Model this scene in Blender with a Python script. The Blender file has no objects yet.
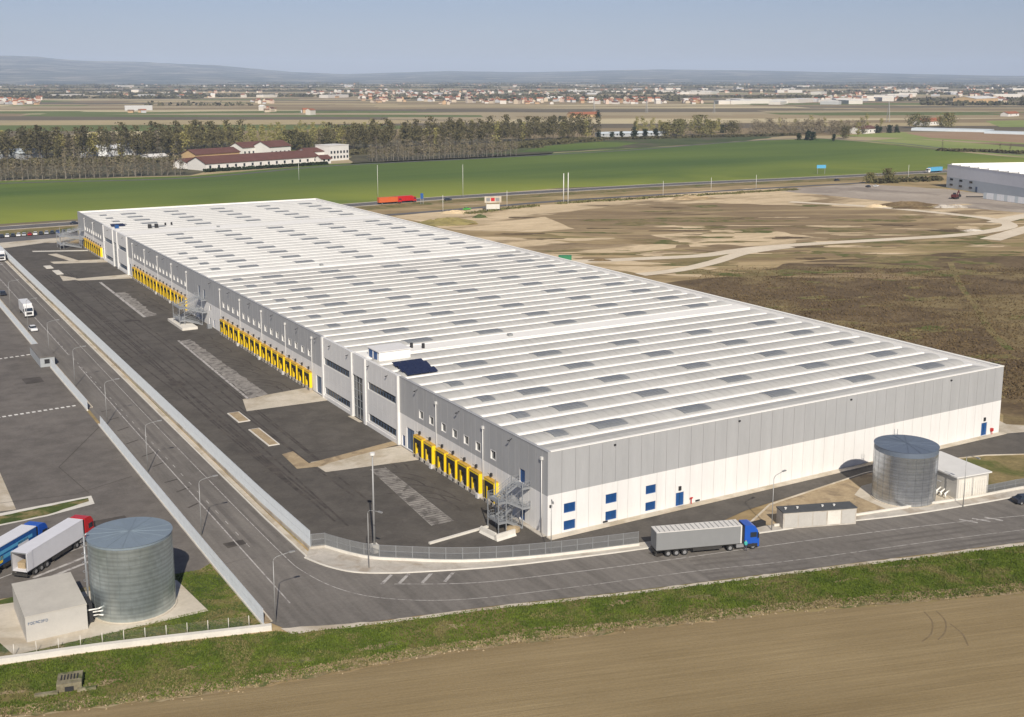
import bpy, bmesh, math, random
import numpy as np
from mathutils import Vector, Matrix
sc = bpy.context.scene
R = math.radians
random.seed(7); rng = np.random.default_rng(7)

# ---------------------------------------------------------------- camera
CAM = Vector((-92.635, -146.589, 71.174)); YAW, PITCH, FPX, CY = -0.531463, 0.190762, 1172.21, 301.36
cam = bpy.data.cameras.new('camera'); camo = bpy.data.objects.new('camera', cam)
sc.collection.objects.link(camo); sc.camera = camo
cam.sensor_width = 36; cam.lens = FPX * 36 / 1024; cam.clip_start = 1; cam.clip_end = 90000
cam.shift_y = -(358.5 - CY) / 1024
camo.location = CAM; camo.rotation_euler = (math.pi / 2 - PITCH, 0, YAW)

# ---------------------------------------------------------------- light
SUN_EL = R(35.5); SHX, SHY = 0.37, 0.93            # shadows fall along (+SHX, +SHY)
w = bpy.data.worlds.new('World'); sc.world = w; w.use_nodes = True
nt = w.node_tree; bg = nt.nodes['Background']; sky = nt.nodes.new('ShaderNodeTexSky')
sky.sky_type = 'NISHITA'; sky.sun_disc = False; sky.sun_elevation = SUN_EL
sky.sun_rotation = math.atan2(-SHX, -SHY)
sky.air_density = 1.0; sky.dust_density = 0.3; sky.ozone_density = 4.0; sky.altitude = 0
hs = nt.nodes.new('ShaderNodeHueSaturation'); hs.inputs['Saturation'].default_value = 0.62
nt.links.new(sky.outputs[0], hs.inputs['Color']); tint = nt.nodes.new('ShaderNodeMix'); tint.data_type = 'RGBA'; tint.blend_type = 'MULTIPLY'; tint.inputs[0].default_value = 1; tint.inputs[7].default_value = (.75, .79, 1.0, 1)
nt.links.new(hs.outputs[0], tint.inputs[6]); nt.links.new(tint.outputs[2], bg.inputs[0]); bg.inputs[1].default_value = 0.062
sun = bpy.data.lights.new('sun', 'SUN'); suno = bpy.data.objects.new('sun', sun); sc.collection.objects.link(suno)
sun.energy = 4.6; sun.angle = R(0.55); sun.color = (1.0, 0.92, 0.80)
d = Vector((SHX * math.cos(SUN_EL), SHY * math.cos(SUN_EL), -math.sin(SUN_EL)))
suno.rotation_euler = d.to_track_quat('-Z', 'Y').to_euler()
sc.view_settings.view_transform = 'Standard'; sc.view_settings.look = 'None'
sc.view_settings.exposure = 0.24; sc.view_settings.gamma = 1.0; sc.view_settings.use_curve_mapping = False

# survey: the photograph's ground was measured once with this function (pixel -> metres on the plane z)
_f = Vector((-math.sin(YAW) * math.cos(PITCH), math.cos(YAW) * math.cos(PITCH), -math.sin(PITCH)))
_r = Vector((math.cos(YAW), math.sin(YAW), 0)); _u = _r.cross(_f)
def at(x, y, z=0.0):
    dd = _f + _r * ((x - 512) / FPX) - _u * ((y - CY) / FPX)
    p = CAM + dd * ((z - CAM.z) / dd.z)
    return (p.x, p.y)

# ---------------------------------------------------------------- helpers
COL = sc.collection
def link(o, parent=None):
    COL.objects.link(o)
    if parent is not None: o.parent = parent
    return o
def tag(o, label=None, cat=None, group=None, kind=None):
    if label: o['label'] = label
    if cat: o['category'] = cat
    if group: o['group'] = group
    if kind: o['kind'] = kind
    return o
def empty(name, loc=(0, 0, 0), rz=0.0, label=None, cat=None, group=None, parent=None):
    o = bpy.data.objects.new(name, None); o.empty_display_size = 1
    o.location = loc; o.rotation_euler = (0, 0, rz); link(o, parent); return tag(o, label, cat, group)
def copy_tree(o, parent=None):
    c = o.copy(); COL.objects.link(c)
    if parent is not None: c.parent = parent
    for ch in list(o.children): copy_tree(ch, c)
    return c

class MB:
    def __init__(s): s.v = []; s.f = []; s.m = []; s.smooth = []
    def add(s, vs, fs, m=0, sm=False):
        n = len(s.v); s.v += [tuple(v) for v in vs]
        for f in fs: s.f.append(tuple(i + n for i in f)); s.m.append(m); s.smooth.append(sm)
        return s
    def box(s, x0, x1, y0, y1, z0, z1, m=0):
        v = [(x0, y0, z0), (x1, y0, z0), (x1, y1, z0), (x0, y1, z0), (x0, y0, z1), (x1, y0, z1), (x1, y1, z1), (x0, y1, z1)]
        return s.add(v, [(0, 3, 2, 1), (4, 5, 6, 7), (0, 1, 5, 4), (1, 2, 6, 5), (2, 3, 7, 6), (3, 0, 4, 7)], m)
    def quad(s, *p, m=0): return s.add(p, [tuple(range(len(p)))], m)
    def bar(s, a, b, r=0.03, n=4, m=0, r2=None):
        a = Vector(a); b = Vector(b); dr = (b - a)
        if dr.length < 1e-6: return s
        q = dr.to_track_quat('Z', 'Y'); r2 = r if r2 is None else r2
        va = [a + q @ Vector((r * math.cos(t), r * math.sin(t), 0)) for t in [2 * math.pi * (i + .5) / n for i in range(n)]]
        vb = [b + q @ Vector((r2 * math.cos(t), r2 * math.sin(t), 0)) for t in [2 * math.pi * (i + .5) / n for i in range(n)]]
        fs = [(i, (i + 1) % n, n + (i + 1) % n, n + i) for i in range(n)] + [tuple(range(n))[::-1], tuple(range(n, 2 * n))]
        return s.add(va + vb, fs, m, n > 5)
    def cyl(s, x, y, z0, z1, r, n=16, m=0, r2=None, cap=True):
        r2 = r if r2 is None else r2
        va = [(x + r * math.cos(2 * math.pi * i / n), y + r * math.sin(2 * math.pi * i / n), z0) for i in range(n)]
        vb = [(x + r2 * math.cos(2 * math.pi * i / n), y + r2 * math.sin(2 * math.pi * i / n), z1) for i in range(n)]
        s.add(va + vb, [(i, (i + 1) % n, n + (i + 1) % n, n + i) for i in range(n)], m, True)
        if cap: s.add(va, [tuple(range(n))[::-1]], m); s.add(vb, [tuple(range(n))], m)
        return s
    def wheel(s, x, y, z, r, w, n=14, m=0, m2=1):      # axis along y
        for (rr, w0, mm) in ((r, w, m), (r * .55, w + .02, m2)):
            va = [(x + rr * math.cos(2 * math.pi * i / n), y - w0 / 2, z + rr * math.sin(2 * math.pi * i / n)) for i in range(n)]
            vb = [(a, b + w0, c) for a, b, c in va]
            s.add(va + vb, [(i, n + i, n + (i + 1) % n, (i + 1) % n) for i in range(n)] + [tuple(range(n)), tuple(range(n, 2 * n))[::-1]], mm)
        return s
    def prism(s, prof, y0, y1, m=0):                    # profile in x,z extruded along y
        n = len(prof); va = [(a, y0, c) for a, c in prof]; vb = [(a, y1, c) for a, c in prof]
        return s.add(va + vb, [(i, (i + 1) % n, n + (i + 1) % n, n + i) for i in range(n)] + [tuple(range(n))[::-1], tuple(range(n, 2 * n))], m)
    def mesh(s, name, mats):
        me = bpy.data.meshes.new(name); me.from_pydata(s.v, [], s.f)
        for m in (mats if isinstance(mats, (list, tuple)) else [mats]): me.materials.append(m)
        me.polygons.foreach_set('material_index', s.m); me.polygons.foreach_set('use_smooth', s.smooth)
        me.update(); return me
    def build(s, name, mats, parent=None, loc=None, rz=0.0):
        o = bpy.data.objects.new(name, s.mesh(name, mats))
        if loc is not None: o.location = loc
        o.rotation_euler = (0, 0, rz)
        return link(o, parent)
def inst(name, me, parent=None, loc=(0, 0, 0), rz=0.0, sc_=None):
    o = bpy.data.objects.new(name, me); o.location = loc; o.rotation_euler = (0, 0, rz)
    if sc_ is not None: o.scale = sc_
    return link(o, parent)

# ---------------------------------------------------------------- materials
def newmat(name, col=(.5, .5, .5), rough=.7, metal=0.0, spec=.5):
    m = bpy.data.materials.new(name); m.use_nodes = True
    b = m.node_tree.nodes['Principled BSDF']
    b.inputs['Base Color'].default_value = (*col, 1); b.inputs['Roughness'].default_value = rough
    b.inputs['Metallic'].default_value = metal; b.inputs['Specular IOR Level'].default_value = spec
    return m
def nodes(m): return m.node_tree.nodes, m.node_tree.links, m.node_tree.nodes['Principled BSDF']
def pos(m, world=True, scale=(1, 1, 1), rot=0.0):
    N, L, B = nodes(m)
    if world: g = N.new('ShaderNodeNewGeometry').outputs['Position']
    else: g = N.new('ShaderNodeTexCoord').outputs['Object']
    mp = N.new('ShaderNodeMapping'); mp.vector_type = 'TEXTURE' if False else 'POINT'
    if rot:                                              # turn first, then stretch along the turned axes
        m0 = N.new('ShaderNodeMapping'); m0.inputs['Rotation'].default_value = (0, 0, rot); L.new(g, m0.inputs['Vector']); g = m0.outputs[0]
    mp.inputs['Scale'].default_value = scale; L.new(g, mp.inputs['Vector']); return mp.outputs[0]
def noise(m, vec, scale, detail=6, rough=.6, dist=0.0):
    N, L, B = nodes(m); n = N.new('ShaderNodeTexNoise'); n.inputs['Scale'].default_value = scale
    n.inputs['Detail'].default_value = detail; n.inputs['Roughness'].default_value = rough; n.inputs['Distortion'].default_value = dist
    L.new(vec, n.inputs['Vector']); return n.outputs['Fac']
def ramp(m, fac, stops):
    N, L, B = nodes(m); r = N.new('ShaderNodeValToRGB'); e = r.color_ramp.elements
    while len(e) < len(stops): e.new(.5)
    for i, (p, c) in enumerate(stops): e[i].position = p; e[i].color = (*c, 1) if len(c) == 3 else c
    L.new(fac, r.inputs[0]); return r.outputs[0]
def mix(m, a, b, fac=.5, mode='MIX'):
    N, L, B = nodes(m); x = N.new('ShaderNodeMix'); x.data_type = 'RGBA'; x.blend_type = mode
    for s, v in ((x.inputs[0], fac), (x.inputs[6], a), (x.inputs[7], b)):
        if isinstance(v, (int, float)): s.default_value = v
        elif isinstance(v, tuple): s.default_value = (*v, 1) if len(v) == 3 else v
        else: L.new(v, s)
    return x.outputs[2]
def bump(m, h, strength=.3, dist=.1):
    N, L, B = nodes(m); b = N.new('ShaderNodeBump'); b.inputs['Strength'].default_value = strength
    b.inputs['Distance'].default_value = dist; L.new(h, b.inputs['Height']); L.new(b.outputs[0], B.inputs['Normal'])
def setcol(m, c): N, L, B = nodes(m); L.new(c, B.inputs['Base Color'])
def g3(v): return (v, v, v)

def ground_mat(name, c1, c2, s1, c3=None, s2=None, rough=.9, fine=3.0, finek=.35, rot=0.0, stretch=(1, 1, 1), bmp=0.0, lo=.35, hi=.65, dist=0.0):
    m = newmat(name, c1, rough, spec=.2); v = pos(m, True, stretch, rot)
    a = ramp(m, noise(m, v, s1, 6, .62, dist), [(lo, c1), (hi, c2)])
    if c3 is not None:
        mask = ramp(m, noise(m, v, s2, 5, .6, .6), [(.5, g3(0)), (.62, g3(1))]); a = mix(m, a, c3, mask)
    f = noise(m, v, fine, 4, .7)
    a = mix(m, a, ramp(m, f, [(.25, g3(.35)), (.75, g3(1.0))]), finek, 'MULTIPLY'); a = mix(m, a, g3(1 + finek * .35), 1.0, 'MULTIPLY') if finek > 0 else a
    setcol(m, a)
    if bmp: bump(m, f, bmp, .15)
    return m
def paint(name, col, rough=.6, var=.12, scale=.25, metal=0.0, world=True, stretch=(1, 1, 1), spec=.5, bmp=0):
    m = newmat(name, col, rough, metal, spec); v = pos(m, world, stretch)
    n = noise(m, v, scale, 6, .65); n2 = noise(m, v, scale * 9, 3, .6)
    c = mix(m, col, ramp(m, n, [(.3, g3(1 - 2 * var)), (.7, g3(1.0))]), 1.0, 'MULTIPLY')
    c = mix(m, c, ramp(m, n2, [(.3, g3(1 - var)), (.7, g3(1.0))]), 1.0, 'MULTIPLY')
    setcol(m, c)
    if bmp: bump(m, n2, bmp, .02)
    return m

M = {}
def asphalt(name, c, tint, patch, streak=0.0, rot=0.0):
    m = newmat(name, c, .85, spec=.25); v = pos(m)
    a = ramp(m, noise(m, v, .03, 6, .7, .5), [(.3, tuple(x * .82 for x in c)), (.7, tuple(x * 1.18 for x in c))])
    vs = pos(m, True, (.6, .035, 1) if streak else (.2, .2, 1), rot)
    a = mix(m, a, ramp(m, noise(m, vs, 1.3, 5, .65), [(.35, g3(.78)), (.62, g3(1.12))]), .8, 'MULTIPLY')
    st = ramp(m, noise(m, v, .12, 7, .75, 1.6), [(.56, g3(0)), (.66, g3(1))]); a = mix(m, a, tint, mix(m, g3(0), st, patch))
    a = mix(m, a, ramp(m, noise(m, v, 2.2, 3, .8), [(.3, g3(.82)), (.7, g3(1.1))]), .8, 'MULTIPLY')
    setcol(m, a); return m
M['yard'] = asphalt('yard_asphalt', (.102, .092, .080), (.142, .128, .112), .5)
M['road'] = asphalt('road_asphalt', (.178, .163, .145), (.22, .20, .178), .5, 1.0)
M['lot'] = asphalt('lot_asphalt', (.150, .135, .120), (.182, .165, .146), .4)
M['hwy'] = asphalt('highway_asphalt', (.13, .125, .125), (.16, .15, .145), .3)
M['conc'] = ground_mat('concrete_paving', (.50, .45, .36), (.58, .52, .43), .25, (.42, .36, .27), .12, .85, 1.5, .25)
M['concg'] = ground_mat('grey_concrete', (.42, .39, .34), (.52, .48, .42), .3, (.36, .31, .25), .2, .85, 2.0, .3)
M['conc_w'] = ground_mat('white_concrete', (.60, .57, .51), (.68, .65, .58), .4, None, None, .85, 2.5, .2)
M['tan'] = ground_mat('tan_gravel', (.34, .26, .16), (.42, .33, .21), .5, (.26, .2, .13), .3, .95, 2.5, .4)
M['line'] = ground_mat('road_paint', (.36, .34, .32), (.50, .48, .45), 1.2, (.22, .2, .19), .9, .8, 4, .3)
M['dashw'] = ground_mat('white_dash_paint', (.62, .60, .56), (.74, .72, .68), 1.2, None, None, .8, 4, .15)
M['tyremark'] = ground_mat('dark_tyre_mark', (.050, .044, .040), (.085, .075, .066), .4, (.10, .088, .075), .3, .85, 2, .3)
M['lanewear'] = ground_mat('polished_wheel_lane', (.130, .118, .106), (.158, .144, .129), .15, (.178, .163, .146), .08, .8, 1.5, .3)
M['patch'] = ground_mat('asphalt_repair', (.07, .062, .055), (.10, .088, .078), .4, None, None, .85, 2, .3)
M['hatch'] = ground_mat('worn_hatch_paint', (.20, .185, .17), (.33, .31, .28), .6, (.12, .11, .10), .5, .8, 4, .4)
# ---------------------------------------------------------------- ground materials
def field_soil():
    m = newmat('ploughed_soil', (.24, .17, .10), .95, spec=.15); a = R(-16.5)
    v = pos(m); vr = pos(m, True, (.03, 1.0, 1), -a)
    c = ramp(m, noise(m, v, .02, 5, .6), [(.3, (.25, .190, .100)), (.7, (.34, .262, .145))])
    c = mix(m, c, ramp(m, noise(m, vr, 1.6, 5, .7), [(.35, g3(.88)), (.65, g3(1.06))]), .9, 'MULTIPLY')
    c = mix(m, c, ramp(m, noise(m, pos(m, True, (.012, .22, 1), -a), 1.0, 4, .6), [(.3, (.84, .82, .78)), (.7, (1.06, 1.06, 1.06))]), 1.0, 'MULTIPLY')
    c = mix(m, c, ramp(m, noise(m, v, 3.0, 4, .8), [(.3, g3(.85)), (.7, g3(1.08))]), .8, 'MULTIPLY')
    setcol(m, c); bump(m, noise(m, vr, 2.6, 5, .7), .5, .15); return m
M['soil'] = field_soil()
M['grass'] = ground_mat('verge_grass', (.060, .090, .013), (.118, .152, .022), .35, (.18, .15, .06), .13, .95, 1.8, .6, bmp=.5)
M['lawn'] = ground_mat('short_lawn', (.05, .075, .018), (.09, .115, .028), .3, (.24, .19, .09), .22, .95, 1.6, .5, bmp=.3)
M['drygrass'] = ground_mat('dry_grass', (.17, .14, .06), (.27, .21, .10), .15, (.11, .12, .035), .1, .95, 1.2, .5, bmp=.3)
M['rubble_edge'] = ground_mat('stony_field_margin', (.24, .18, .10), (.36, .28, .17), .5, (.11, .13, .04), .3, .95, 1.6, .6, bmp=.6)
M['dirt'] = ground_mat('dry_scrub_ground', (.24, .175, .088), (.47, .355, .195), .030, (.23, .195, .08), .022, .95, .35, .5, rot=R(26), stretch=(.5, 1.8, 1), dist=1.2)
M['scrub'] = ground_mat('dark_brown_scrub', (.10, .070, .040), (.18, .13, .072), .07, (.24, .185, .09), .03, .95, .8, .75, dist=1.0, bmp=.6)
M['sand'] = ground_mat('pale_sandy_earth', (.52, .405, .25), (.68, .54, .35), .04, (.27, .20, .115), .03, .95, .5, .35, stretch=(.6, 1.6, 1), dist=1.2)
M['track'] = ground_mat('pale_gravel_track', (.62, .53, .40), (.72, .63, .49), .06, None, None, .95, .8, .25)
M['plaza'] = ground_mat('grey_gravel_yard', (.33, .28, .23), (.44, .38, .31), .02, (.27, .23, .19), .02, .95, .4, .3)
M['mauve'] = ground_mat('bare_brown_field', (.21, .150, .085), (.29, .215, .12), .03, (.42, .32, .175), .022, .95, .4, .4, rot=R(26), stretch=(.45, 2.0, 1), dist=1.0)
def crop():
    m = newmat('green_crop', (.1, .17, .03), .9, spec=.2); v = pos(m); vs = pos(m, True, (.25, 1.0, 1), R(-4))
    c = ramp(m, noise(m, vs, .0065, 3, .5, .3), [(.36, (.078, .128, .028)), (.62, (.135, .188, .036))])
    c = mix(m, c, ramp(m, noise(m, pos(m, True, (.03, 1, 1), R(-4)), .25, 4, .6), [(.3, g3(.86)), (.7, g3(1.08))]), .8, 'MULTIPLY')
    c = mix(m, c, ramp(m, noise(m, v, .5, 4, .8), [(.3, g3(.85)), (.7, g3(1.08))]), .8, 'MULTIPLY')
    # cloud-lit yellow patches painted into the crop colour, stronger towards the highway headland
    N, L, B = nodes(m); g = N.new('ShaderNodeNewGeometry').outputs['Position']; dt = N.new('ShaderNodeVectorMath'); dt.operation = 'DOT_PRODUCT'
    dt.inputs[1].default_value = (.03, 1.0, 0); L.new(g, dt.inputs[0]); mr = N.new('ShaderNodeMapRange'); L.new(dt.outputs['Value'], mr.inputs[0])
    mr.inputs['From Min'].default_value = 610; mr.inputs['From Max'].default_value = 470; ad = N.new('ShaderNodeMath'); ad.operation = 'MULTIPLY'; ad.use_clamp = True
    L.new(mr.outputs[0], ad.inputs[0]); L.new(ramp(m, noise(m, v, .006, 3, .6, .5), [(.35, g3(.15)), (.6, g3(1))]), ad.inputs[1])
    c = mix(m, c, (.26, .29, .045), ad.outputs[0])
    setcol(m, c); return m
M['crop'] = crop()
M['palegreen'] = ground_mat('pale_green_crop', (.20, .25, .07), (.27, .30, .10), .01, None, None, .95, .3, .2)
M['browncrop'] = ground_mat('red_brown_field', (.30, .20, .12), (.36, .25, .16), .01, None, None, .95, .3, .2)
M['darkgreen'] = ground_mat('dark_rough_grass', (.055, .075, .03), (.09, .11, .04), .02, (.12, .10, .07), .01, .95, .3, .4)
def farmland():
    m = newmat('patchwork_farmland', (.25, .19, .12), .95, spec=.15); N, L, B = nodes(m)
    v = pos(m, True, (1 / 620, 1 / 150, 1), R(27))
    vo = N.new('ShaderNodeTexVoronoi'); vo.inputs['Scale'].default_value = 1.0; vo.distance = 'CHEBYCHEV'; vo.inputs['Randomness'].default_value = .85
    L.new(v, vo.inputs['Vector'])
    sp = N.new('ShaderNodeSeparateColor'); L.new(vo.outputs['Color'], sp.inputs[0])
    c = ramp(m, sp.outputs[0], [(0, (.26, .20, .115)), (.16, (.42, .34, .19)), (.3, (.15, .125, .085)), (.44, (.33, .26, .15)), (.56, (.13, .16, .05)), (.66, (.38, .31, .19)), (.78, (.18, .15, .095)), (.9, (.52, .44, .27))])
    c.node.color_ramp.interpolation = 'CONSTANT'
    c = mix(m, c, ramp(m, noise(m, pos(m), .004, 6, .7), [(.3, g3(.75)), (.7, g3(1.15))]), .8, 'MULTIPLY')
    setcol(m, c); return m
M['farm'] = farmland()

# ---------------------------------------------------------------- ground sheets
Zc = [0.0]
def jitter(pts, amp, step, seed=0):
    r = random.Random(seed); out = []
    for i in range(len(pts)):
        a = Vector(pts[i]); b = Vector(pts[(i + 1) % len(pts)]); L_ = (b - a).length; n = max(1, min(120, int(L_ / step)))
        nrm = Vector((-(b - a).y, (b - a).x)).normalized()
        for k in range(n):
            p = a.lerp(b, k / n)
            if k: p = p + nrm * r.uniform(-amp, amp)
            out.append((p.x, p.y))
    return out
def sheet(name, pts, mat_, z, amp=0, step=5, label=None, cat=None, px=False):
    if px: pts = [at(*p) for p in pts]
    if amp: pts = jitter(pts, amp, step, len(name))
    bm = bmesh.new(); f = bm.faces.new([bm.verts.new((x, y, z)) for x, y in pts]); bm.normal_update()
    if f.normal.z < 0: f.normal_flip()
    bmesh.ops.triangulate(bm, faces=bm.faces[:])
    me = bpy.data.meshes.new(name); bm.to_mesh(me); bm.free(); me.materials.append(M[mat_])
    o = link(bpy.data.objects.new(name, me)); o['kind'] = 'structure'
    return o
def ribbon(name, pts, wd, mat_, z, px=False, closed=False):
    """flat strip of width wd centred on the polyline"""
    if px: pts = [at(*p) for p in pts]
    P = [Vector(p) for p in pts]; mb = MB(); l, r_ = [], []
    for i, p in enumerate(P):
        t = (P[min(i + 1, len(P) - 1)] - P[max(i - 1, 0)]).normalized(); n = Vector((-t.y, t.x))
        l.append(p + n * wd / 2); r_.append(p - n * wd / 2)
    for i in range(len(P) - 1):
        mb.quad((r_[i].x, r_[i].y, z), (r_[i + 1].x, r_[i + 1].y, z), (l[i + 1].x, l[i + 1].y, z), (l[i].x, l[i].y, z))
    o = mb.build(name, M[mat_]); o['kind'] = 'structure'; return o
def smooth(pts, n=6):
    P = [Vector(p) for p in pts]; out = []
    for i in range(len(P) - 1):
        a, b, c, d_ = P[max(i - 1, 0)], P[i], P[i + 1], P[min(i + 2, len(P) - 1)]
        for k in range(n):
            t = k / n; out.append(tuple(.5 * ((2 * b) + (c - a) * t + (2 * a - 5 * b + 4 * c - d_) * t * t + (3 * b - a - 3 * c + d_) * t ** 3)))
    out.append(tuple(P[-1])); return out

gx = [-23000, -12000, -5000, -2000, -800, -300, 0, 300, 800, 2000, 5000, 12000, 25500]
mb = MB()
for i in range(len(gx) - 1):
    for j in range(len(gx) - 1):
        mb.quad((gx[i], gx[j], 0), (gx[i + 1], gx[j], 0), (gx[i + 1], gx[j + 1], 0), (gx[i], gx[j + 1], 0))
o = mb.build('ground', M['farm']); o['kind'] = 'structure'

# construction land around the hall
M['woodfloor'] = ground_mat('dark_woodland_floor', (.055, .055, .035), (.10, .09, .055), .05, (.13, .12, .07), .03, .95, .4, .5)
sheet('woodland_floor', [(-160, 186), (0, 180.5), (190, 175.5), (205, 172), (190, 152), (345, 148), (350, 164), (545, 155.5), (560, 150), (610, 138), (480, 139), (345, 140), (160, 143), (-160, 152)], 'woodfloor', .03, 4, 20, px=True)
sheet('dirt_ground', [(-60, 380), (-60, 452), (1100, 425), (1400, 100), (600, -250), (-60, -60)], 'dirt', .02)
sheet('brown_field', [(470, 221), (560, 204), (640, 197), (760, 192), (880, 201), (950, 207), (1000, 222), (940, 238), (800, 247), (700, 252), (640, 240), (560, 236)], 'mauve', .04, 3, 12, px=True)
sheet('sandy_ground', [(395, 216), (470, 209), (560, 204), (640, 196), (700, 191), (760, 188), (840, 190), (900, 196), (1060, 210), (1060, 224), (960, 216), (880, 208), (780, 205), (700, 203), (620, 206), (560, 213), (500, 220), (430, 226)], 'sand', .06, 2.5, 8, px=True)
sheet('sandy_mound_ground', [(430, 222), (500, 218), (545, 217), (575, 229), (540, 232), (470, 231), (440, 228)], 'sand', .08, 2, 8, px=True)
sheet('sandy_patch', [(455, 236), (520, 238), (600, 245), (700, 243), (640, 252), (560, 256), (500, 247)], 'sand', .08, 2.5, 6, px=True)
sheet('sandy_strip', [(650, 235), (760, 230), (830, 238), (760, 246), (690, 247)], 'sand', .09, 3, 6, px=True)
sheet('sandy_bank', [(420, 230), (480, 245), (560, 262), (640, 274), (700, 277), (720, 268), (640, 262), (560, 255), (490, 240)], 'sand', .10, 2, 6, px=True)
sheet('scrub_ground', [(640, 287), (700, 279), (760, 270), (800, 262), (870, 258), (940, 253), (1040, 256), (1150, 262), (1400, 330), (1300, 480), (1060, 424), (1003, 425), (990, 380), (800, 320)], 'scrub', .05, 3, 7, px=True)
sheet('gravel_yard', [(770, 190), (860, 184), (945, 189), (1060, 203), (1200, 220), (1150, 226), (1024, 213), (940, 206), (860, 199)], 'plaza', .10, 2, 10, px=True)
ribbon('gravel_track', smooth([at(*p) for p in [(575, 262), (640, 259), (700, 256), (735, 251), (770, 247), (830, 243), (900, 239), (950, 236), (985, 232), (1010, 226), (990, 219), (930, 212), (860, 206), (790, 202)]]), 7, 'track', .13)
ribbon('gravel_track', smooth([at(*p) for p in [(640, 275), (680, 270), (715, 262), (745, 253), (790, 247)]]), 6, 'track', .15)
ribbon('gravel_track', smooth([at(*p) for p in [(990, 240), (1010, 234), (1040, 226), (1100, 218)]]), 9, 'track', .16)
ribbon('gravel_track', smooth([at(*p) for p in [(995, 223), (1024, 216), (1090, 207)]]), 9, 'track', .14)
ribbon('wheel_track', smooth([at(*p) for p in [(950, 262), (960, 285), (975, 305), (990, 330), (1010, 350)]]), 2.2, 'drygrass', .10)
sheet('dirt_path', [(998, 424), (1060, 428), (1110, 470), (1040, 452), (1008, 441)], 'conc', .09, .6, 3, px=True)

# green field, highway and frontage road
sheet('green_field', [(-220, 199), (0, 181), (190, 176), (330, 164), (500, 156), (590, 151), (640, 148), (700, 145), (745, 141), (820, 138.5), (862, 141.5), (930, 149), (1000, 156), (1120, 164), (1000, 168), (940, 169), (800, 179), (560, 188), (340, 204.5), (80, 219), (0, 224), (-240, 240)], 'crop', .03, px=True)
sheet('dark_grass', [(480, 155), (530, 147), (600, 140), (720, 136), (800, 134), (745, 141), (640, 148), (560, 152)], 'darkgreen', .05, 3, 15, px=True)
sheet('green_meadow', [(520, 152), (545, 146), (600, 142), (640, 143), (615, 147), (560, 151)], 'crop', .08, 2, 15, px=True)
sheet('pale_green_field', [(862, 141), (905, 138), (1024, 147), (1200, 156), (1200, 166), (1024, 157), (930, 148)], 'palegreen', .05, px=True)
sheet('pale_green_field', [(830, 136), (900, 132), (1060, 140), (1060, 146), (905, 138)], 'palegreen', .07, px=True)
sheet('red_brown_field', [(905, 133), (1000, 131), (1150, 137), (1150, 146), (1024, 143), (930, 138)], 'browncrop', .09, px=True)
sheet('green_crop_strip', [(985, 121), (1080, 119), (1080, 127), (1000, 127)], 'palegreen', .09, px=True)
ribbon('farm_road', smooth([at(*p) for p in [(-150, 192), (0, 183.5), (190, 178), (330, 166), (480, 158.5), (560, 154), (640, 149.5), (720, 143), (800, 138.5), (850, 140), (900, 143.5), (960, 150), (1040, 156), (1150, 162)]]), 6, 'hwy', .10)
hw = smooth([at(*p) for p in [(-220, 244), (-80, 234), (0, 228.5), (80, 223), (340, 206), (440, 198.3), (560, 190.8), (680, 184), (800, 178.5), (940, 171.5), (1100, 164)]])
fr = smooth([at(*p) for p in [(370, 216.5), (440, 211), (560, 201), (680, 193.5), (800, 186.5), (880, 182)]])
ribbon('highway_shoulder', hw, 17, 'conc', .05); ribbon('highway', hw, 12.5, 'hwy', .08)
def offset(pts, dd):
    P = [Vector(p) for p in pts]; out = []
    for i, p in enumerate(P):
        t = (P[min(i + 1, len(P) - 1)] - P[max(i - 1, 0)]).normalized(); out.append(tuple(p + Vector((-t.y, t.x)) * dd))
    return out
for k in (-5.6, 0, 5.6): ribbon('highway_line', offset(hw, k), .3, 'line', .11)
ribbon('roadside_grass', offset(hw, -18), 16, 'drygrass', .044); ribbon('frontage_road', fr, 6.5, 'hwy', .09)
sheet('car_park_ground', [(-120, 247), (0, 238), (78, 232), (79, 236), (0, 243), (-120, 253)], 'hwy', .07, px=True)
sheet('roadside_grass', [(-120, 241), (0, 232), (77, 226), (78, 232), (0, 238), (-120, 246)], 'drygrass', .06, 1, 6, px=True)
sheet('sandy_forecourt', [(-100, 262), (-20, 251), (5, 251), (40, 246), (79, 238), (79, 236), (0, 243), (-100, 253)], 'conc', .09, px=True)

# near field, verge, roads
sheet('ploughed_field', [(-300, 60), (-150, 15), (-95, -3), (-81, -13.5), (-57, -21), (-30, -25.6), (13.6, -38.5), (47.5, -51.5), (140, -88), (300, -160), (100, -420), (-400, -380)], 'soil', .05, .35, 1.5)
VERGE = [(-150, 22), (-95, 4), (-79.8, -.4), (-68, -2.9), (-47.5, -8.7), (-45.6, -10.3), (-34.5, -13.6), (-18.4, -17.6), (-2, -22.6), (22, -29), (41.3, -34.2), (62.3, -40), (100, -54), (180, -85), (180, -110), (140, -87), (100, -71), (47.5, -50.6), (13.6, -37.6), (-10.7, -30), (-30, -24.8), (-57, -20.2), (-75, -15.2), (-81, -12.8), (-95, -3), (-150, 15)]
sheet('verge_ground', VERGE, 'grass', .07, .25, 1.5)
sheet('field_margin', [(-95, -1.5), (-81, -11), (-75, -13), (-57, -18), (-30, -23), (-10.7, -28.2), (13.6, -35.6), (47.5, -48), (100, -68), (140, -84), (140, -88), (47.5, -51.2), (13.6, -38.2), (-30, -25.4), (-57, -20.8), (-81, -13.4), (-95, -3.2)], 'rubble_edge', .09, .5, 1.2)
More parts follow.
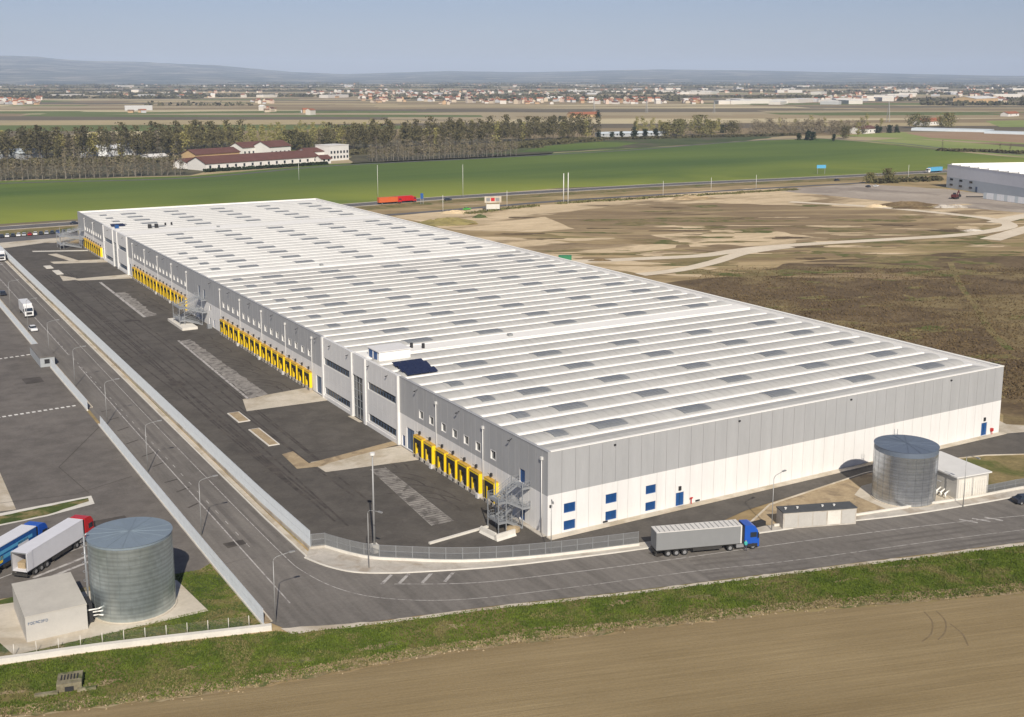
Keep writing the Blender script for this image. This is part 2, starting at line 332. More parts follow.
sheet('access_road', [(-47, 445), (-47.4, 200), (-47.6, 60), (-47.2, -6), (-45.8, -9.6), (-34.5, -13), (-18.4, -17), (-2, -22), (22, -28.3), (41.3, -33.4), (62.3, -39), (100, -52), (180, -84), (180, -54), (120, -33), (86, -24.6), (56, -20.6), (37, -17), (11.7, -10.6), (3.4, -9.6), (-11.8, -5.8), (-22.9, -1.6), (-29.1, 1.4), (-32.2, 4.6), (-34.6, 10.5), (-35.6, 20), (-35.4, 100), (-34.9, 220), (-34, 352), (-34, 430)], 'road', .10)
sheet('road_edge_dirt', [(-46.6, -8.4), (-45.9, -10.6), (-34.5, -14), (-18.4, -18), (-2, -23), (22, -29.3), (62.3, -40.2), (100, -54), (100, -53), (62.3, -39.2), (22, -28.5), (-2, -22.2), (-18.4, -17.2), (-34.5, -13.2)], 'conc', .115, .18, 1.2)
sheet('yard_asphalt', [(0.45, -1.2), (0.45, 377.5), (-12, 388), (-34, 377), (-33.4, 222), (-33.5, 60), (-33, 15), (-31.3, 14.5), (-28.9, 9), (-23.4, 2.4), (-17.3, -1.6), (-11, -4.6), (-2.2, -7.4), (10.4, -10.6), (16, -11.8), (34.6, -7), (64.7, -3.9), (74.8, -4), (93, -8.2), (99.7, -11.6), (130, -24), (130, -8), (108, -1)], 'yard', .12)
sheet('side_yard', [(107.5, -2), (112, -3), (120, 20), (116, 60), (107.5, 90)], 'conc', .106, .5, 4)
sheet('lot_asphalt', [(-48.2, 445), (-48.2, 17), (-50.5, 15.4), (-60, 16.4), (-75.5, 19.5), (-150, 30), (-220, 445)], 'lot', .08)
sheet('lot_lawn', [(-150, 26), (-78, 19), (-75.5, 19.5), (-60, 16.4), (-50.5, 15.4), (-48.2, 17), (-47.8, -7), (-68, -1.5), (-79.5, 1), (-150, 24)], 'lawn', .09, .3, 2)
sheet('beige_paving', [(-69.5, 130), (-69.8, 75.4), (-70, 55), (-150, 66), (-150, 130)], 'conc', .10)
sheet('lawn_island', [(-120, 59), (-72.7, 54.3), (-57.9, 55.3), (-58.2, 51.0), (-66, 49.0), (-73.4, 48.4), (-120, 47)], 'conc_w', .14)
sheet('lawn_island_grass', [(-120, 58), (-72.7, 52.9), (-58.6, 54.3), (-58.8, 52.6), (-66, 49.6), (-73.4, 49.0), (-120, 48)], 'lawn', .18, .12, 1.5)
sheet('tank_pad', [(-79.5, 9), (-77.7, 1.5), (-53.2, 1.4), (-54.3, 13.4), (-62, 15.5), (-78, 17.8)], 'conc', .12)
sheet('soil_bed', [(29.3, -12.8), (39.8, -7.3), (65.1, -4.1), (75, -4.2), (74, -22), (56, -19.0), (44, -16.6), (33, -13.8)], 'tan', .13)
sheet('lawn_bed', [(75, -4.2), (93, -8.4), (100, -11.8), (130, -24.4), (130, -34), (84, -22.4), (72, -21)], 'drygrass', .14)
sheet('tank_pad', [(55, -18.4), (55.5, -11), (60, -8.4), (70, -8), (79, -8), (79, -20.2), (72, -21.4), (60, -20.6)], 'conc', .15)
# concrete aprons and hatched bays
sheet('concrete_apron', [(-18.6, 46.3), (-.2, 43.9), (-.2, 53.6), (-19.0, 53.0)], 'conc', .14)
sheet('tan_kerb_strip', [(282, 455), (293, 452), (309, 464), (394, 441.5), (403, 444), (330, 463.5), (322, 467), (297, 469.5)], 'tan', .15, px=True)
sheet('concrete_apron', [(-18.6, 92), (-.2, 91.2), (-.2, 104), (-16.4, 101.7)], 'conc', .14)
sheet('concrete_apron', [(-1.0, 72), (-.2, 72), (-.2, 77.5), (-1.3, 77.5)], 'conc', .14)
for (x0, x1, y0, y1) in ((-22.8, -20.2, 84.6, 92.3), (-22.6, -20.3, 66.2, 78.6)):
    mbk = MB(); mbk.box(x0, x1, y0, y1, .1, .26, 0); mbk.box(x0 + .3, x1 - .3, y0 + .3, y1 - .3, .2, .30, 1)
    o = mbk.build('kerbed_island', [M['conc_w'], M['tan']]); o['kind'] = 'structure'
# far aprons (mirror of the near ones)
sheet('concrete_apron', [(-18, 281), (-.2, 276), (-.2, 286), (-20, 285.5)], 'conc', .14)
sheet('concrete_apron', [(-19, 325), (-.2, 318.5), (-.2, 327), (-19.5, 331)], 'conc', .14)
sheet('concrete_apron', [(-12, 327), (-9, 327), (-13.5, 352), (-17, 352)], 'conc', .145)
sheet('concrete_apron', [(-21, 362), (-.2, 352.5), (-.2, 356), (-21, 365)], 'conc_w', .14)
sheet('concrete_apron', [(-23, 283), (-18, 283), (-18, 287.5), (-22, 296)], 'conc', .15)
for (x0, x1, y0, y1) in ((-22.5, -20.2, 298, 308), (-23.5, -21, 314, 321)):
    mbk = MB(); mbk.box(x0, x1, y0, y1, .1, .28); o = mbk.build('kerbed_island', [M['conc_w']]); o['kind'] = 'structure'
def hatched(name, pts, n, zz=.15):
    a, b, c, d_ = [Vector(p) for p in pts]; mbh = MB()       # a-b one short end, d-c the other
    for i in range(n):
        t0 = i / n; t1 = (i + .8) / n
        q = [a.lerp(d_, t0), b.lerp(c, t0), b.lerp(c, t1), a.lerp(d_, t1)]
        mbh.quad(*[(p.x, p.y, zz) for p in q])
    o = mbh.build(name, M['hatch']); o['kind'] = 'structure'
hatched('hatched_bay', [(-11, 43.5), (-8.2, 42.8), (-9.6, 13.2), (-13.6, 13.2)], 34)
for xx in (-13.0, -9.6): ribbon('bay_line', [(-11 if xx < -10 else -8.2, 43.5), (xx - .6 if xx < -10 else xx, 13.2)], .15, 'hatch', .16)
sheet('worn_bay', [(-12.9, 167), (-9.9, 168), (-10.1, 102.9), (-14.6, 101.2)], 'hatch', .15, .25, 2)
ribbon('bay_line', [(-13.1, 168), (-15.2, 101.2)], .6, 'line', .16)
ribbon('bay_line', [(-12.3, 273.8), (-13.4, 204.6)], .9, 'line', .16)
sheet('worn_bay', [(-12.3, 250), (-9.0, 250), (-9.6, 206.1), (-13.3, 204.6)], 'hatch', .15, .6, 2)
# road markings
def dashes(name, a, b, n, wd, duty, z, mat_='line'):
    a = Vector(a); b = Vector(b); mbh = MB(); t = (b - a).normalized(); nn = Vector((-t.y, t.x)) * wd / 2
    for i in range(n):
        p = a.lerp(b, i / n); q = a.lerp(b, (i + duty) / n)
        mbh.quad(*[(v.x, v.y, z) for v in (p - nn, q - nn, q + nn, p + nn)])
    o = mbh.build(name, M[mat_]); o['kind'] = 'structure'
rl = smooth([(-35.9, 425), (-37.2, 200), (-38.0, 100), (-38.2, 40), (-38.1, 15), (-37.6, 7), (-35.4, -1), (-31, -7.2), (-22.3, -12.8), (-8, -17.0), (12.4, -22), (27.8, -26.5), (66.9, -35.9), (110, -50)])
ribbon('edge_line', rl, .14, 'line', .12)
ribbon('edge_line', [(-42.0, 152), (-42.5, 100), (-42.9, -2)], .2, 'line', .12)
ribbon('edge_line', [(-41.3, 425), (-41.5, 290), (-42.0, 165)], .2, 'line', .12)
dashes('dashed_line', (-41.9, 420), (-41.5, 16), 75, .14, .3, .125)
ribbon('edge_line', smooth([(-28, -3.6), (-18, -9.0), (-5, -12.8), (10.1, -16.5), (37, -22.4), (70.6, -31.4), (110, -46)]), .18, 'line', .12)
for (x, y) in ((-28.6, -1.6), (-26.3, -2.6), (-23.4, -4.1), (-20.5, -5.4), (61.5, -29.0), (63.7, -29.8), (65.8, -30.5)):
    ribbon('road_hatch', [(x - 1.0, y - 1.2), (x + 1.6, y + 1.1)] if x < 0 else [(x + 1.6, y - 1.2), (x + .2, y + 1.3)], .5, 'line', .13)
for k, (a, b, n) in enumerate((((-80, 113), (-49.0, 115.5), 26), ((-80, 167), (-50, 171.5), 22))):
    dashes('painted_dash_row', a, b, n, .95, .6, .10, 'dashw')
for a, b in (((-71.9, 24.7), (-62.5, 29.4)), ((-71.2, 23.0), (-62.5, 27.2)), ((-78, 26), (-62.5, 33.4))): ribbon('bay_line', [a, b], .25 if a[0] < -77 else .6, 'line', .10)

# tyre marks, worn lanes, dark streaks and repairs
def arc(cx, cy, r, a0, a1, n=18): return [(cx + r * math.cos(R(a0 + (a1 - a0) * i / n)), cy + r * math.sin(R(a0 + (a1 - a0) * i / n))) for i in range(n + 1)]
rm = random.Random(8)
for k in range(26):
    y = rm.choice([20, 30, 40, 110, 125, 140, 155, 165, 215, 230, 245, 260]) + rm.uniform(-5, 5); r0 = rm.uniform(9, 15); x = -2.2 - r0
    for dd in (0, 1.9): ribbon('tyre_mark', arc(x - 2, y, r0 - dd, rm.uniform(-20, 0), rm.uniform(50, 85)), .32, 'tyremark', .127 + k * .0004)
for k in range(10):
    x = rm.uniform(-30, -17)
    ribbon('tyre_mark', smooth([(x, 20 + k * 3), (x + rm.uniform(-2, 2), 90), (x + rm.uniform(-3, 3), 180), (x + rm.uniform(-3, 3), 300)]), .4, 'tyremark', .126 + k * .0002)
for k, (dx) in enumerate((-1.3, -3.1, -5.6, -7.4)):
    pts = [(a + dx * .97, b + (dx * .35 if b < 10 else 0)) for a, b in [(-35.6 + 2.2, 425), (-37.2 + 2.6, 200), (-38.0 + 3.2, 100), (-38.2 + 3.2, 40), (-38.1 + 3.2, 15)]] if dx > -4 else [(a + dx + 3.2, b) for a, b in [(-35.9, 425), (-37.2, 200), (-38.0, 100), (-38.2, 40), (-38.1, 15)]]
    ribbon('wheel_lane', smooth(pts), .75, 'lanewear', .1105)
for dd in (-1.3, -3.0, 2.0, 3.6):
    ribbon('wheel_lane', offset(rl[60:] if len(rl) > 70 else rl, dd), .7, 'lanewear', .1108)
for k in range(9):
    y = 40 + k * 8.5 + rm.uniform(-2, 2); x = rm.uniform(-46.2, -44.8); ribbon('asphalt_repair', [(x, y), (x + rm.uniform(1.6, 2.8), y + rm.uniform(.6, 1.8))], .45, 'patch', .1115)  # short dark streaks across the left lane
for (a, b, c_, d_) in ((-60, 40, 5, 3), (-75, 95, 7, 4), (-56, 140, 4, 6), (-44.5, 21, 3, 2.2), (-20, 200, 4, 3), (-27, 120, 3, 5), (10, -15, 4, 2)):
    sheet('asphalt_repair', [(a, b), (a + c_, b + .3), (a + c_, b + d_), (a - .2, b + d_)], 'patch' if a < -50 else 'tyremark', .129 if -34 < a < 0 else .1112)
ribbon('asphalt_joint', [(-49.5, 62), (-60, 57.5), (-75, 60)], .15, 'patch', .1112); ribbon('asphalt_joint', [(-48.5, 96), (-60, 74), (-58, 57)], .15, 'patch', .1113); ribbon('asphalt_joint', [(-46.5, 15.5), (-38.2, 16.5)], .2, 'lanewear', .1125)

# mottled earth: sand, scrub and straw patches on the open ground, and dry patches in the verge
def blobs(name, mat_, n, box, zz, lx, wy, ang, seed, px=True):
    r2 = random.Random(seed); mb = MB(); ca, sa = math.cos(ang), math.sin(ang)
    for k in range(n):
        c = (r2.uniform(box[0], box[1]), r2.uniform(box[2], box[3])); c = at(*c) if px else c
        a = r2.uniform(*lx); b = r2.uniform(*wy); m_ = 22; pts = []
        p1, p2 = r2.uniform(0, 6), r2.uniform(0, 6)
        for i in range(m_):
            t = 2 * math.pi * i / m_; q = 1 + .28 * math.sin(2 * t + p1) + .2 * math.sin(5 * t + p2) + r2.uniform(-.16, .16); u, v = a * q * math.cos(t), b * q * math.sin(t)
            pts.append((c[0] + u * ca - v * sa, c[1] + u * sa + v * ca, zz + k * .0002))
        mb.add([(c[0], c[1], zz + k * .0002)] + pts, [(0, 1 + i, 1 + (i + 1) % m_) for i in range(m_)])
    o = mb.build(name, M[mat_]); o['kind'] = 'structure'
AX = YAW
blobs('sand_patch', 'sand', 42, (440, 1010, 204, 256), .112, (4, 17), (1.6, 5), AX, 1); blobs('scrub_patch', 'scrub', 28, (470, 1000, 204, 262), .108, (4, 15), (1.4, 4), AX, 2)
blobs('straw_patch', 'drygrass', 60, (560, 1020, 205, 275), .104, (5, 20), (2, 6), AX, 3); blobs('straw_patch', 'drygrass', 70, (700, 1024, 275, 400), .085, (1.5, 7), (.8, 3), AX + .3, 4)
blobs('scrub_patch', 'mauve', 14, (560, 900, 240, 285), .101, (6, 24), (1.5, 4), AX, 6)
for k in range(0, 26, 2):
    x = -80 + k * 5.4 + rm.uniform(-1, 1); y = np.interp(x, [-81, -57, -34.5, -2, 22, 41.3, 62.3], [-7, -13.5, -19.5, -27, -33.5, -39.5, -47]) + rm.uniform(-2.5, 3.5)
    blobs('dry_patch', 'rubble_edge', 1, (x, x, y, y), .075 + k * .0003, (.8, 3.2), (.25, .8), -.3, 50 + k, False)

M['rut'] = ground_mat('wheel_rut_soil', (.17, .128, .07), (.22, .165, .095), .8, None, None, .95, 3, .4)
for pp in ([(924, 612), (932, 622), (931, 634), (922, 642)], [(936, 611), (945, 621), (945, 632), (938, 640)], [(950, 624), (962, 634), (968, 646)]):
    ribbon('wheel_rut', smooth([at(*p) for p in pp]), .22, 'rut', .056)
# ---------------------------------------------------------------- kerbs and low walls
def wall_along(name, pts, wd, h, mat_, z0=0.0, px=False, label=None, cat=None, kind=None, parent=None):
    if px: pts = [at(*p) for p in pts]
    P = [Vector(p) for p in pts]; L_, R_ = [], []
    for i, p in enumerate(P):
        t = (P[min(i + 1, len(P) - 1)] - P[max(i - 1, 0)]).normalized(); n = Vector((-t.y, t.x))
        L_.append(p + n * wd / 2); R_.append(p - n * wd / 2)
    mb = MB(); n = len(P)
    vs = [(p.x, p.y, z) for p in L_ for z in (z0, h)] + [(p.x, p.y, z) for p in R_ for z in (z0, h)]
    fs = []
    for i in range(n - 1):
        a, b, c, d_ = 2 * i, 2 * i + 1, 2 * i + 2, 2 * i + 3; e = 2 * n
        fs += [(a, b, d_, c), (e + a, e + c, e + d_, e + b), (b, e + b, e + d_, d_)]
    fs += [(0, 2 * n, 2 * n + 1, 1), (2 * n - 2, 2 * n - 1, 4 * n - 1, 4 * n - 2)]
    mb.add(vs, fs); o = mb.build(name, M[mat_], parent)
    return tag(o, label, cat, kind=kind)
M['galv'] = paint('galvanised_steel', (.46, .48, .50), .45, .1, 1.0, .6)
M['galvd'] = paint('weathered_grating', (.33, .34, .345), .5, .08, 1.0, .3)
M['galvl'] = paint('light_galvanised_grating', (.56, .60, .64), .5, .06, 1.0, .1)
M['dark'] = newmat('dark_rubber', (.02, .02, .022), .7)
def grating_mesh(wd, h, step=.085, name='grating', mt='galvl'):
    mb = MB(); n = int(wd / step)
    for i in range(n): x = (i + .5) * wd / n; mb.box(x - .016, x + .016, -.022, .022, 0, h)
    for z in (0.02, h * .5, h - .05): mb.box(0, wd, -.03, .03, z, z + .045)
    return mb.mesh(name, M[mt])
PW = 2.5
def post_mesh(h, mt='galvl'):
    mb = MB(); mb.box(-.04, .04, -.04, .04, 0, h); return mb.mesh('post', M[mt])
def path_pts(pts, step):
    P = [Vector(p) for p in pts]; out = [P[0]]; rest = step
    for i in range(len(P) - 1):
        a, b = P[i], P[i + 1]; L_ = (b - a).length; t = rest
        while t <= L_: out.append(a.lerp(b, t / L_)); t += step
        rest = t - L_
    return out
def grating_fence(root, pts, h, z0, step=PW, mt='galvl'):
    gm = grating_mesh(step - .06, h, mt=mt); pm = post_mesh(h + .02, mt); Q = path_pts(pts, step)
    for i in range(len(Q) - 1):
        a, b = Q[i], Q[i + 1]; ang = math.atan2(b.y - a.y, b.x - a.x)
        inst('post', pm, root, (a.x, a.y, z0)); inst('grating_panel', gm, root, (a.x + .03 * math.cos(ang), a.y + .03 * math.sin(ang), z0), ang)
    inst('post', pm, root, (Q[-1].x, Q[-1].y, z0))
YF = [(-33.8, 14.2), (-34.1, 36), (-34.0, 74), (-33.6, 170), (-33.2, 266), (-32.6, 374)]
f1 = empty('yard_fence', label='long straight steel grating fence on a low concrete wall between loading yard and access road', cat='fence')
wall_along('low_wall', YF, .28, .55, 'concg', parent=f1); grating_fence(f1, YF, 2.6, .55, 3.0)
CF = smooth([(-31.6, 13.6), (-29.6, 9.5), (-27.2, 6.0), (-23.4, 3.0), (-17.4, -1.2), (-11, -4.3), (-2.2, -7.2), (10.2, -10.2)], 4)
f2 = empty('yard_fence', label='curved steel grating fence round the road bend at the corner of the yard', cat='fence')
wall_along('low_wall', [(-33.8, 14.2)] + [CF[0]], .28, .55, 'concg', parent=f2)
wall_along('low_wall', CF, .28, .6, 'conc_w', parent=f2); grating_fence(f2, CF, 1.9, .6, mt='galvd'); grating_fence(f2, [(-33.6, 14.3), (-31.5, 13.7)], 1.9, .6, 2.1, mt='galvd')
RF = smooth([(70, -21.3), (77, -22.2), (86, -23.4), (100, -28), (130, -40)], 4)
f3 = empty('yard_fence', label='grey grating fence beside the small white pump house and the right road', cat='fence')
wall_along('low_wall', smooth([(33.5, -14.8), (45, -17.6), (60, -20.2), (72, -22.4), (86, -24.1), (100, -28.6), (130, -40.6)], 4), .3, .55, 'conc_w', parent=f3)
grating_fence(f3, RF, 1.5, .15, mt='galvd')
LF = [(-48.2, -6.5), (-48.3, 15), (-48.2, 60), (-48.1, 98)]
f4 = empty('lot_fence', label='steel grating fence between the left truck park and the access road, nearest stretch', cat='fence')
wall_along('low_wall', LF, .3, .35, 'conc_w', parent=f4); grating_fence(f4, LF, 2.15, .35, 2.5)
LF2 = [(-48.0, 110), (-48.2, 130), (-48.3, 154)]
f5 = empty('lot_fence', label='middle stretch of the truck park fence up to the small grey gatehouse', cat='fence')
wall_along('low_wall', LF2, .3, .4, 'conc_w', parent=f5); grating_fence(f5, LF2, 2.1, .4, 2.5)
LF3 = [(-48.3, 172), (-48.5, 250), (-48.5, 372)]
f6 = empty('lot_fence', label='far stretch of the truck park fence beyond the small grey gatehouse', cat='fence')
wall_along('low_wall', LF3, .3, .4, 'conc_w', parent=f6); grating_fence(f6, LF3, 2.1, .4, 3.0)
# kerbs and pavements (setting)
kerb = wall_along('kerb', [(-35.3, 12), (-35.6, 30), (-35.4, 100), (-34.9, 220), (-34.2, 372)], .22, .24, 'conc_w', .05, kind='structure')
wall_along('pavement', [(-34.85, 12), (-34.95, 30), (-34.8, 100), (-34.3, 220), (-33.6, 372)], .8, .20, 'conc', .05, kind='structure')
pv = smooth([(-34.6, 12), (-33.0, 7.6), (-30.5, 3.8), (-26.6, 1.2), (-22.9, -.6), (-11.8, -4.9), (3.4, -8.8), (11.7, -10.6), (22, -12.9), (33, -15.2), (42.5, -17.2), (56, -20.9), (72, -23.6), (84.0, -25.4), (98, -30), (128, -42)], 4)
wall_along('pavement', pv, 2.2, .22, 'concg', .05, kind='structure')
sheet('pavement_slab', [(-33.9, 14.4), (-31.7, 13.5), (-29.7, 9.4), (-27.3, 5.9), (-23.5, 2.9), (-17.5, -1.3), (-11, -4.4), (-2.2, -7.3), (10.2, -10.3), (10.2, -11.5), (-2.6, -8.3), (-11.6, -5.9), (-22.9, -1.2), (-26.9, .6), (-30.8, 3.2), (-33.6, 7.2), (-35.2, 12)], 'concg', .212)
wall_along('kerb', offset(pv, -1.15), .22, .25, 'conc_w', .05, kind='structure')
wall_along('kerb', [(-46.9, -6), (-46.9, 30), (-46.8, 97)], .2, .25, 'conc', .05, kind='structure')
wall_along('verge_strip', [(-47.5, -6), (-47.5, 30), (-47.4, 97)], 1.0, .18, 'tan', .05, kind='structure')
wall_along('kerb', [(-46.6, 112), (-46.8, 180), (-46.8, 372)], .2, .25, 'conc', .05, kind='structure')
wall_along('verge_strip', [(-47.3, 112), (-47.4, 180), (-47.5, 372)], 1.1, .18, 'concg', .05, kind='structure')
wall_along('kerb', [(29.6, -12.6), (39.8, -7.1), (65.1, -4.0), (75, -4.1), (93, -8.3), (100, -11.7), (130, -24.2)], .3, .27, 'conc', .05, kind='structure')
wall_along('end_apron', [(-.3, -.75), (60, -.75), (108.4, -.75)], 1.3, .26, 'conc', .05, kind='structure')
wall_along('side_apron', [(-.45, .4), (-.45, 44)], .8, .24, 'concg', .05, kind='structure')
o = wall_along('boundary_wall', smooth([(-150, 23.5), (-95, 5.0), (-79.5, .35), (-68.1, -2.2), (-47.6, -8.0)], 3), .7, .75, 'conc_w', label='low white concrete wall along the grass verge in front of the left pump house', cat='wall')
# thin wire fence just inside that wall
M['wire'] = newmat('fence_wire', (.30, .32, .30), .6, .3)
wf = empty('wire_fence', label='thin wire mesh fence with light posts on the lawn around the left tank', cat='fence')
WP = path_pts([(-95, 6.6), (-79.5, 1.4), (-68.1, -1.2), (-48.4, -6.6)], 2.6); pm = MB().bar((0, 0, 0), (0, 0, 1.7), .045, 6).mesh('post', M['conc_w'])
for i, p in enumerate(WP):
    inst('post', pm, wf, (p.x, p.y, .1))
    if i < len(WP) - 1:
        q = WP[i + 1]; mb = MB(); L_ = (q - p).length
        for k in range(8): mb.bar((0, 0, .15 + k * .2), (L_, 0, .15 + k * .2), .006, 3)
        for k in range(1, 18): mb.bar((k * L_ / 18, 0, .1), (k * L_ / 18, 0, 1.6), .004, 3)
        mb.build('wire_panel', M['wire'], wf, (p.x, p.y, .1), math.atan2(q.y - p.y, q.x - p.x))
# concrete blocks at the near stair and the pipe-like strip on the yard
def barrier(loc, rz, label):
    mb = MB(); mb.prism([(-.45, 0), (.45, 0), (.22, .35), (.16, 1.0), (-.16, 1.0), (-.22, .35)], -1.9, 1.9)
    o = mb.build('concrete_barrier', M['conc_w'], None, loc, rz); tag(o, label, 'barrier')
barrier((-7.7, 5.2, .12), R(8), 'white concrete barrier lying left of the near steel staircase')
barrier((-5.9, 3.0, .12), R(98), 'white concrete barrier in front of the near steel staircase')
mb = MB(); mb.box(-5.6, 5.6, -.22, .22, 0, .3); o = mb.build('kerb_block', M['conc_w'], None, (-11.7, 7.5, .12), math.atan2(1.4, 11.2)); tag(o, 'long low white kerb lying on the yard left of the near staircase', 'kerb')
mb = MB(); mb.box(-2.2, 2.2, -8, 8, 0, .7); mb.box(-1.8, 1.8, -7.6, 7.6, .7, .72)
o = mb.build('stair_plinth', M['conc_w'], None, (-6.6, 188, .12)); tag(o, 'white concrete plinth at the foot of the middle steel staircase', 'plinth')

# gatehouse in the left fence
gh = empty('gatehouse', (-48.6, 163.5, 0), 0, 'small grey box gatehouse set into the truck park fence', 'gatehouse')
M['ghgrey'] = paint('grey_render', (.40, .42, .43), .7, .08, .6)
mb = MB(); mb.box(-1.8, 1.6, -8, 8, 0, 2.5); mb.build('wall', M['ghgrey'], gh)
mb = MB(); mb.box(-2.0, 1.8, -8.2, 8.2, 2.5, 2.68); mb.build('roof', M['road'], gh)
mb = MB(); mb.box(-.8, .4, -8.06, -8.0, .9, 2.0); mb.build('window', M['dark'], gh)
# ================================================================ MAIN WAREHOUSE
W, LB, H, ZB = 107.8, 377.0, 13.9, 6.75
M['grey_panel'] = paint('grey_wall_panel', (.395, .398, .40), .55, .06, .5, stretch=(1, 1, .12))
M['white_panel'] = paint('white_wall_panel', (.78, .765, .74), .55, .05, .5, stretch=(1, 1, .12))
M['core'] = newmat('joint_shadow_core', (.20, .20, .19), .9)
M['roofsheet'] = paint('roof_sheet', (.55, .54, .505), .75, .10, .12, stretch=(1, .25, 1), spec=.25)
M['roofsheet2'] = paint('roof_sheet_weathered', (.52, .51, .48), .75, .12, .10, stretch=(1, .25, 1), spec=.25)
M['roofsheet3'] = paint('roof_sheet_pale', (.70, .69, .65), .75, .08, .12, stretch=(1, .25, 1), spec=.25)  # paler sheet for the far roof sections
M['roofbeam'] = paint('white_roof_beam', (.88, .86, .81), .7, .04, .05, spec=.25)
M['deck'] = paint('pale_roof_deck', (.74, .73, .70), .7, .06, .05, spec=.25)
M['skylight'] = paint('grey_skylight', (.285, .295, .295), .45, .12, .5)
M['blue'] = paint('blue_paint', (.010, .075, .24), .45, .05, 1)
M['pane_blue'] = paint('blue_window_pane', (.011, .065, .21), .3, .1, 1)
M['slate'] = paint('slate_blue_door', (.10, .15, .24), .5, .08, 1)
M['yellow'] = paint('yellow_dock_frame', (.93, .64, .010), .5, .04, 1)
M['yellowdk'] = paint('orange_dock_top', (.60, .36, .05), .6, .1, 1)
M['black'] = paint('black_dock_curtain', (.025, .022, .022), .75, .2, 2)
M['glass'] = newmat('dark_glass', (.02, .028, .038), .08, 0, .8)
M['frame'] = paint('pale_frame', (.62, .61, .59), .5, .05, 1)
M['steel'] = paint('stair_steel', (.46, .48, .50), .45, .1, 2, .55)
M['red'] = newmat('red_paint', (.45, .015, .012), .4)
M['lampw'] = newmat('white_lamp', (.75, .74, .70), .4)
wh = empty('warehouse', label='very large white and grey logistics warehouse with ribbed pale roof and yellow loading docks', cat='warehouse')
mb = MB(); mb.box(.46, W - .46, .46, LB - .46, 0, 13.25); mb.build('inner_wall', M['core'], wh)

def wall_panel(u0, u1, z0, z1, holes, mat_, axis, fix=0.0, th=.42, gap=.05):
    """cladding panel; axis 'Y' = long facade at X 0, 'X' = end facade at Y 0"""
    u0 += gap / 2; u1 -= gap / 2
    us = [u0, u1]; zs = [z0, z1]; hs_ = []
    for h in holes:
        if h[0] < u1 - .01 and h[1] > u0 + .01 and h[2] < z1 - .01 and h[3] > z0 + .01:
            hs_.append(h); us += [min(max(h[0], u0), u1), min(max(h[1], u0), u1)]; zs += [min(max(h[2], z0), z1), min(max(h[3], z0), z1)]
    us = sorted(set(us)); zs = sorted(set(zs)); mb = MB()
    for i in range(len(us) - 1):
        for j in range(len(zs) - 1):
            cu = (us[i] + us[i + 1]) / 2; cz = (zs[j] + zs[j + 1]) / 2
            if any(h[0] < cu < h[1] and h[2] < cz < h[3] for h in hs_): continue
            if axis == 'Y': mb.box(fix, fix + th, us[i], us[i + 1], zs[j], zs[j + 1])
            else: mb.box(us[i], us[i + 1], fix, fix + th, zs[j], zs[j + 1])
    return mb, bool(hs_)
pcache = {}
def place_panel(u0, u1, z0, z1, holes, mat_, axis, stuff=None):
    mb, hole = wall_panel(u0, u1, z0, z1, holes, mat_, axis)
    if not mb.v: return
    if stuff is not None:
        stuff.add(mb.v, mb.f); return
    if hole: mb.build('wall_panel', M[mat_], wh); return
    key = (round(u1 - u0, 3), z0, z1, mat_, axis)
    if key not in pcache:
        q, _ = wall_panel(0, u1 - u0, z0, z1, [], mat_, axis); pcache[key] = q.mesh('wall_panel', M[mat_])
    inst('wall_panel', pcache[key], wh, (0, u0, 0) if axis == 'Y' else (u0, 0, 0))

M['office_wall'] = paint('office_white_cladding', (.72, .71, .69), .5, .04, .2)
# window rows
BAYS = [20.5, 100.8, 118.4, 136.0, 153.7, 205.8, 223.4, 241.1, 258.7]
wins = [17.2, 40.3, 44.6]; docks = [17.2, 40.3, 44.6]
for b in BAYS:
    for k in range(4): wins.append(b + 1.95 + 4.3 * k); docks.append(b + 1.95 + 4.3 * k)
for k in range(8): docks.append(331.2 + 4.3 * k); wins.append(331.2 + 4.3 * k)
holesY = [(y - .9, y + .9, 7.75, 9.4) for y in wins]
# office bays (near and far): ribbons, glazing, doors
OFF = []
for (o0, s) in ((54.4, 1), (284.5, 1)):
    OFF.append((o0, o0 + 39.4))
doorsY = [(47.7, 51.1, .3, 4.6, 'slate'), (51.9, 53.2, .3, 2.5, 'blue'), (6.9, 8.6, 6.6, 8.9, 'blue'), (6.9, 8.6, .3, 2.6, 'blue'), (95.6, 98.8, .3, 4.3, 'slate'),
          (182.0, 183.4, .3, 2.5, 'slate'), (178.0, 179.4, .3, 2.5, 'blue'), (181.4, 182.8, 4.6, 6.2, 'glass'), (192.0, 194.0, 7.2, 10.4, 'slate'), (186.8, 188.6, 7.0, 10.0, 'slate'),
          (280.8, 283.2, .3, 4.6, 'slate'), (326.4, 328.8, .3, 4.4, 'slate')]
for d_ in doorsY: holesY.append(d_[:4])
def gseq(a, b, w_):
    n = max(1, round((b - a) / w_)); return [a + (b - a) * i / n for i in range(n + 1)]
near_stuff = {'grey_panel': MB(), 'white_panel': MB()}
segs = [(0.0, 1.6, 1), (1.6, 20.5, 9), (20.5, 38.1, 8), (38.1, 54.4, 8), (93.8, 100.8, 3), (100.8, 118.4, 8), (118.4, 136.0, 8), (136.0, 153.7, 8), (153.7, 171.5, 8),
        (171.5, 205.8, 15), (205.8, 223.4, 8), (223.4, 241.1, 8), (241.1, 258.7, 8), (258.7, 284.5, 11), (323.9, 377.0, 24)]
def win_ok(cuts):      # nudge cuts that would run through a window
    out = []
    for c in cuts:
        for h in holesY:
            if h[0] - .05 < c < h[1] + .05: c = h[0] - .12 if c - h[0] < h[1] - c else h[1] + .12
        out.append(c)
    return out
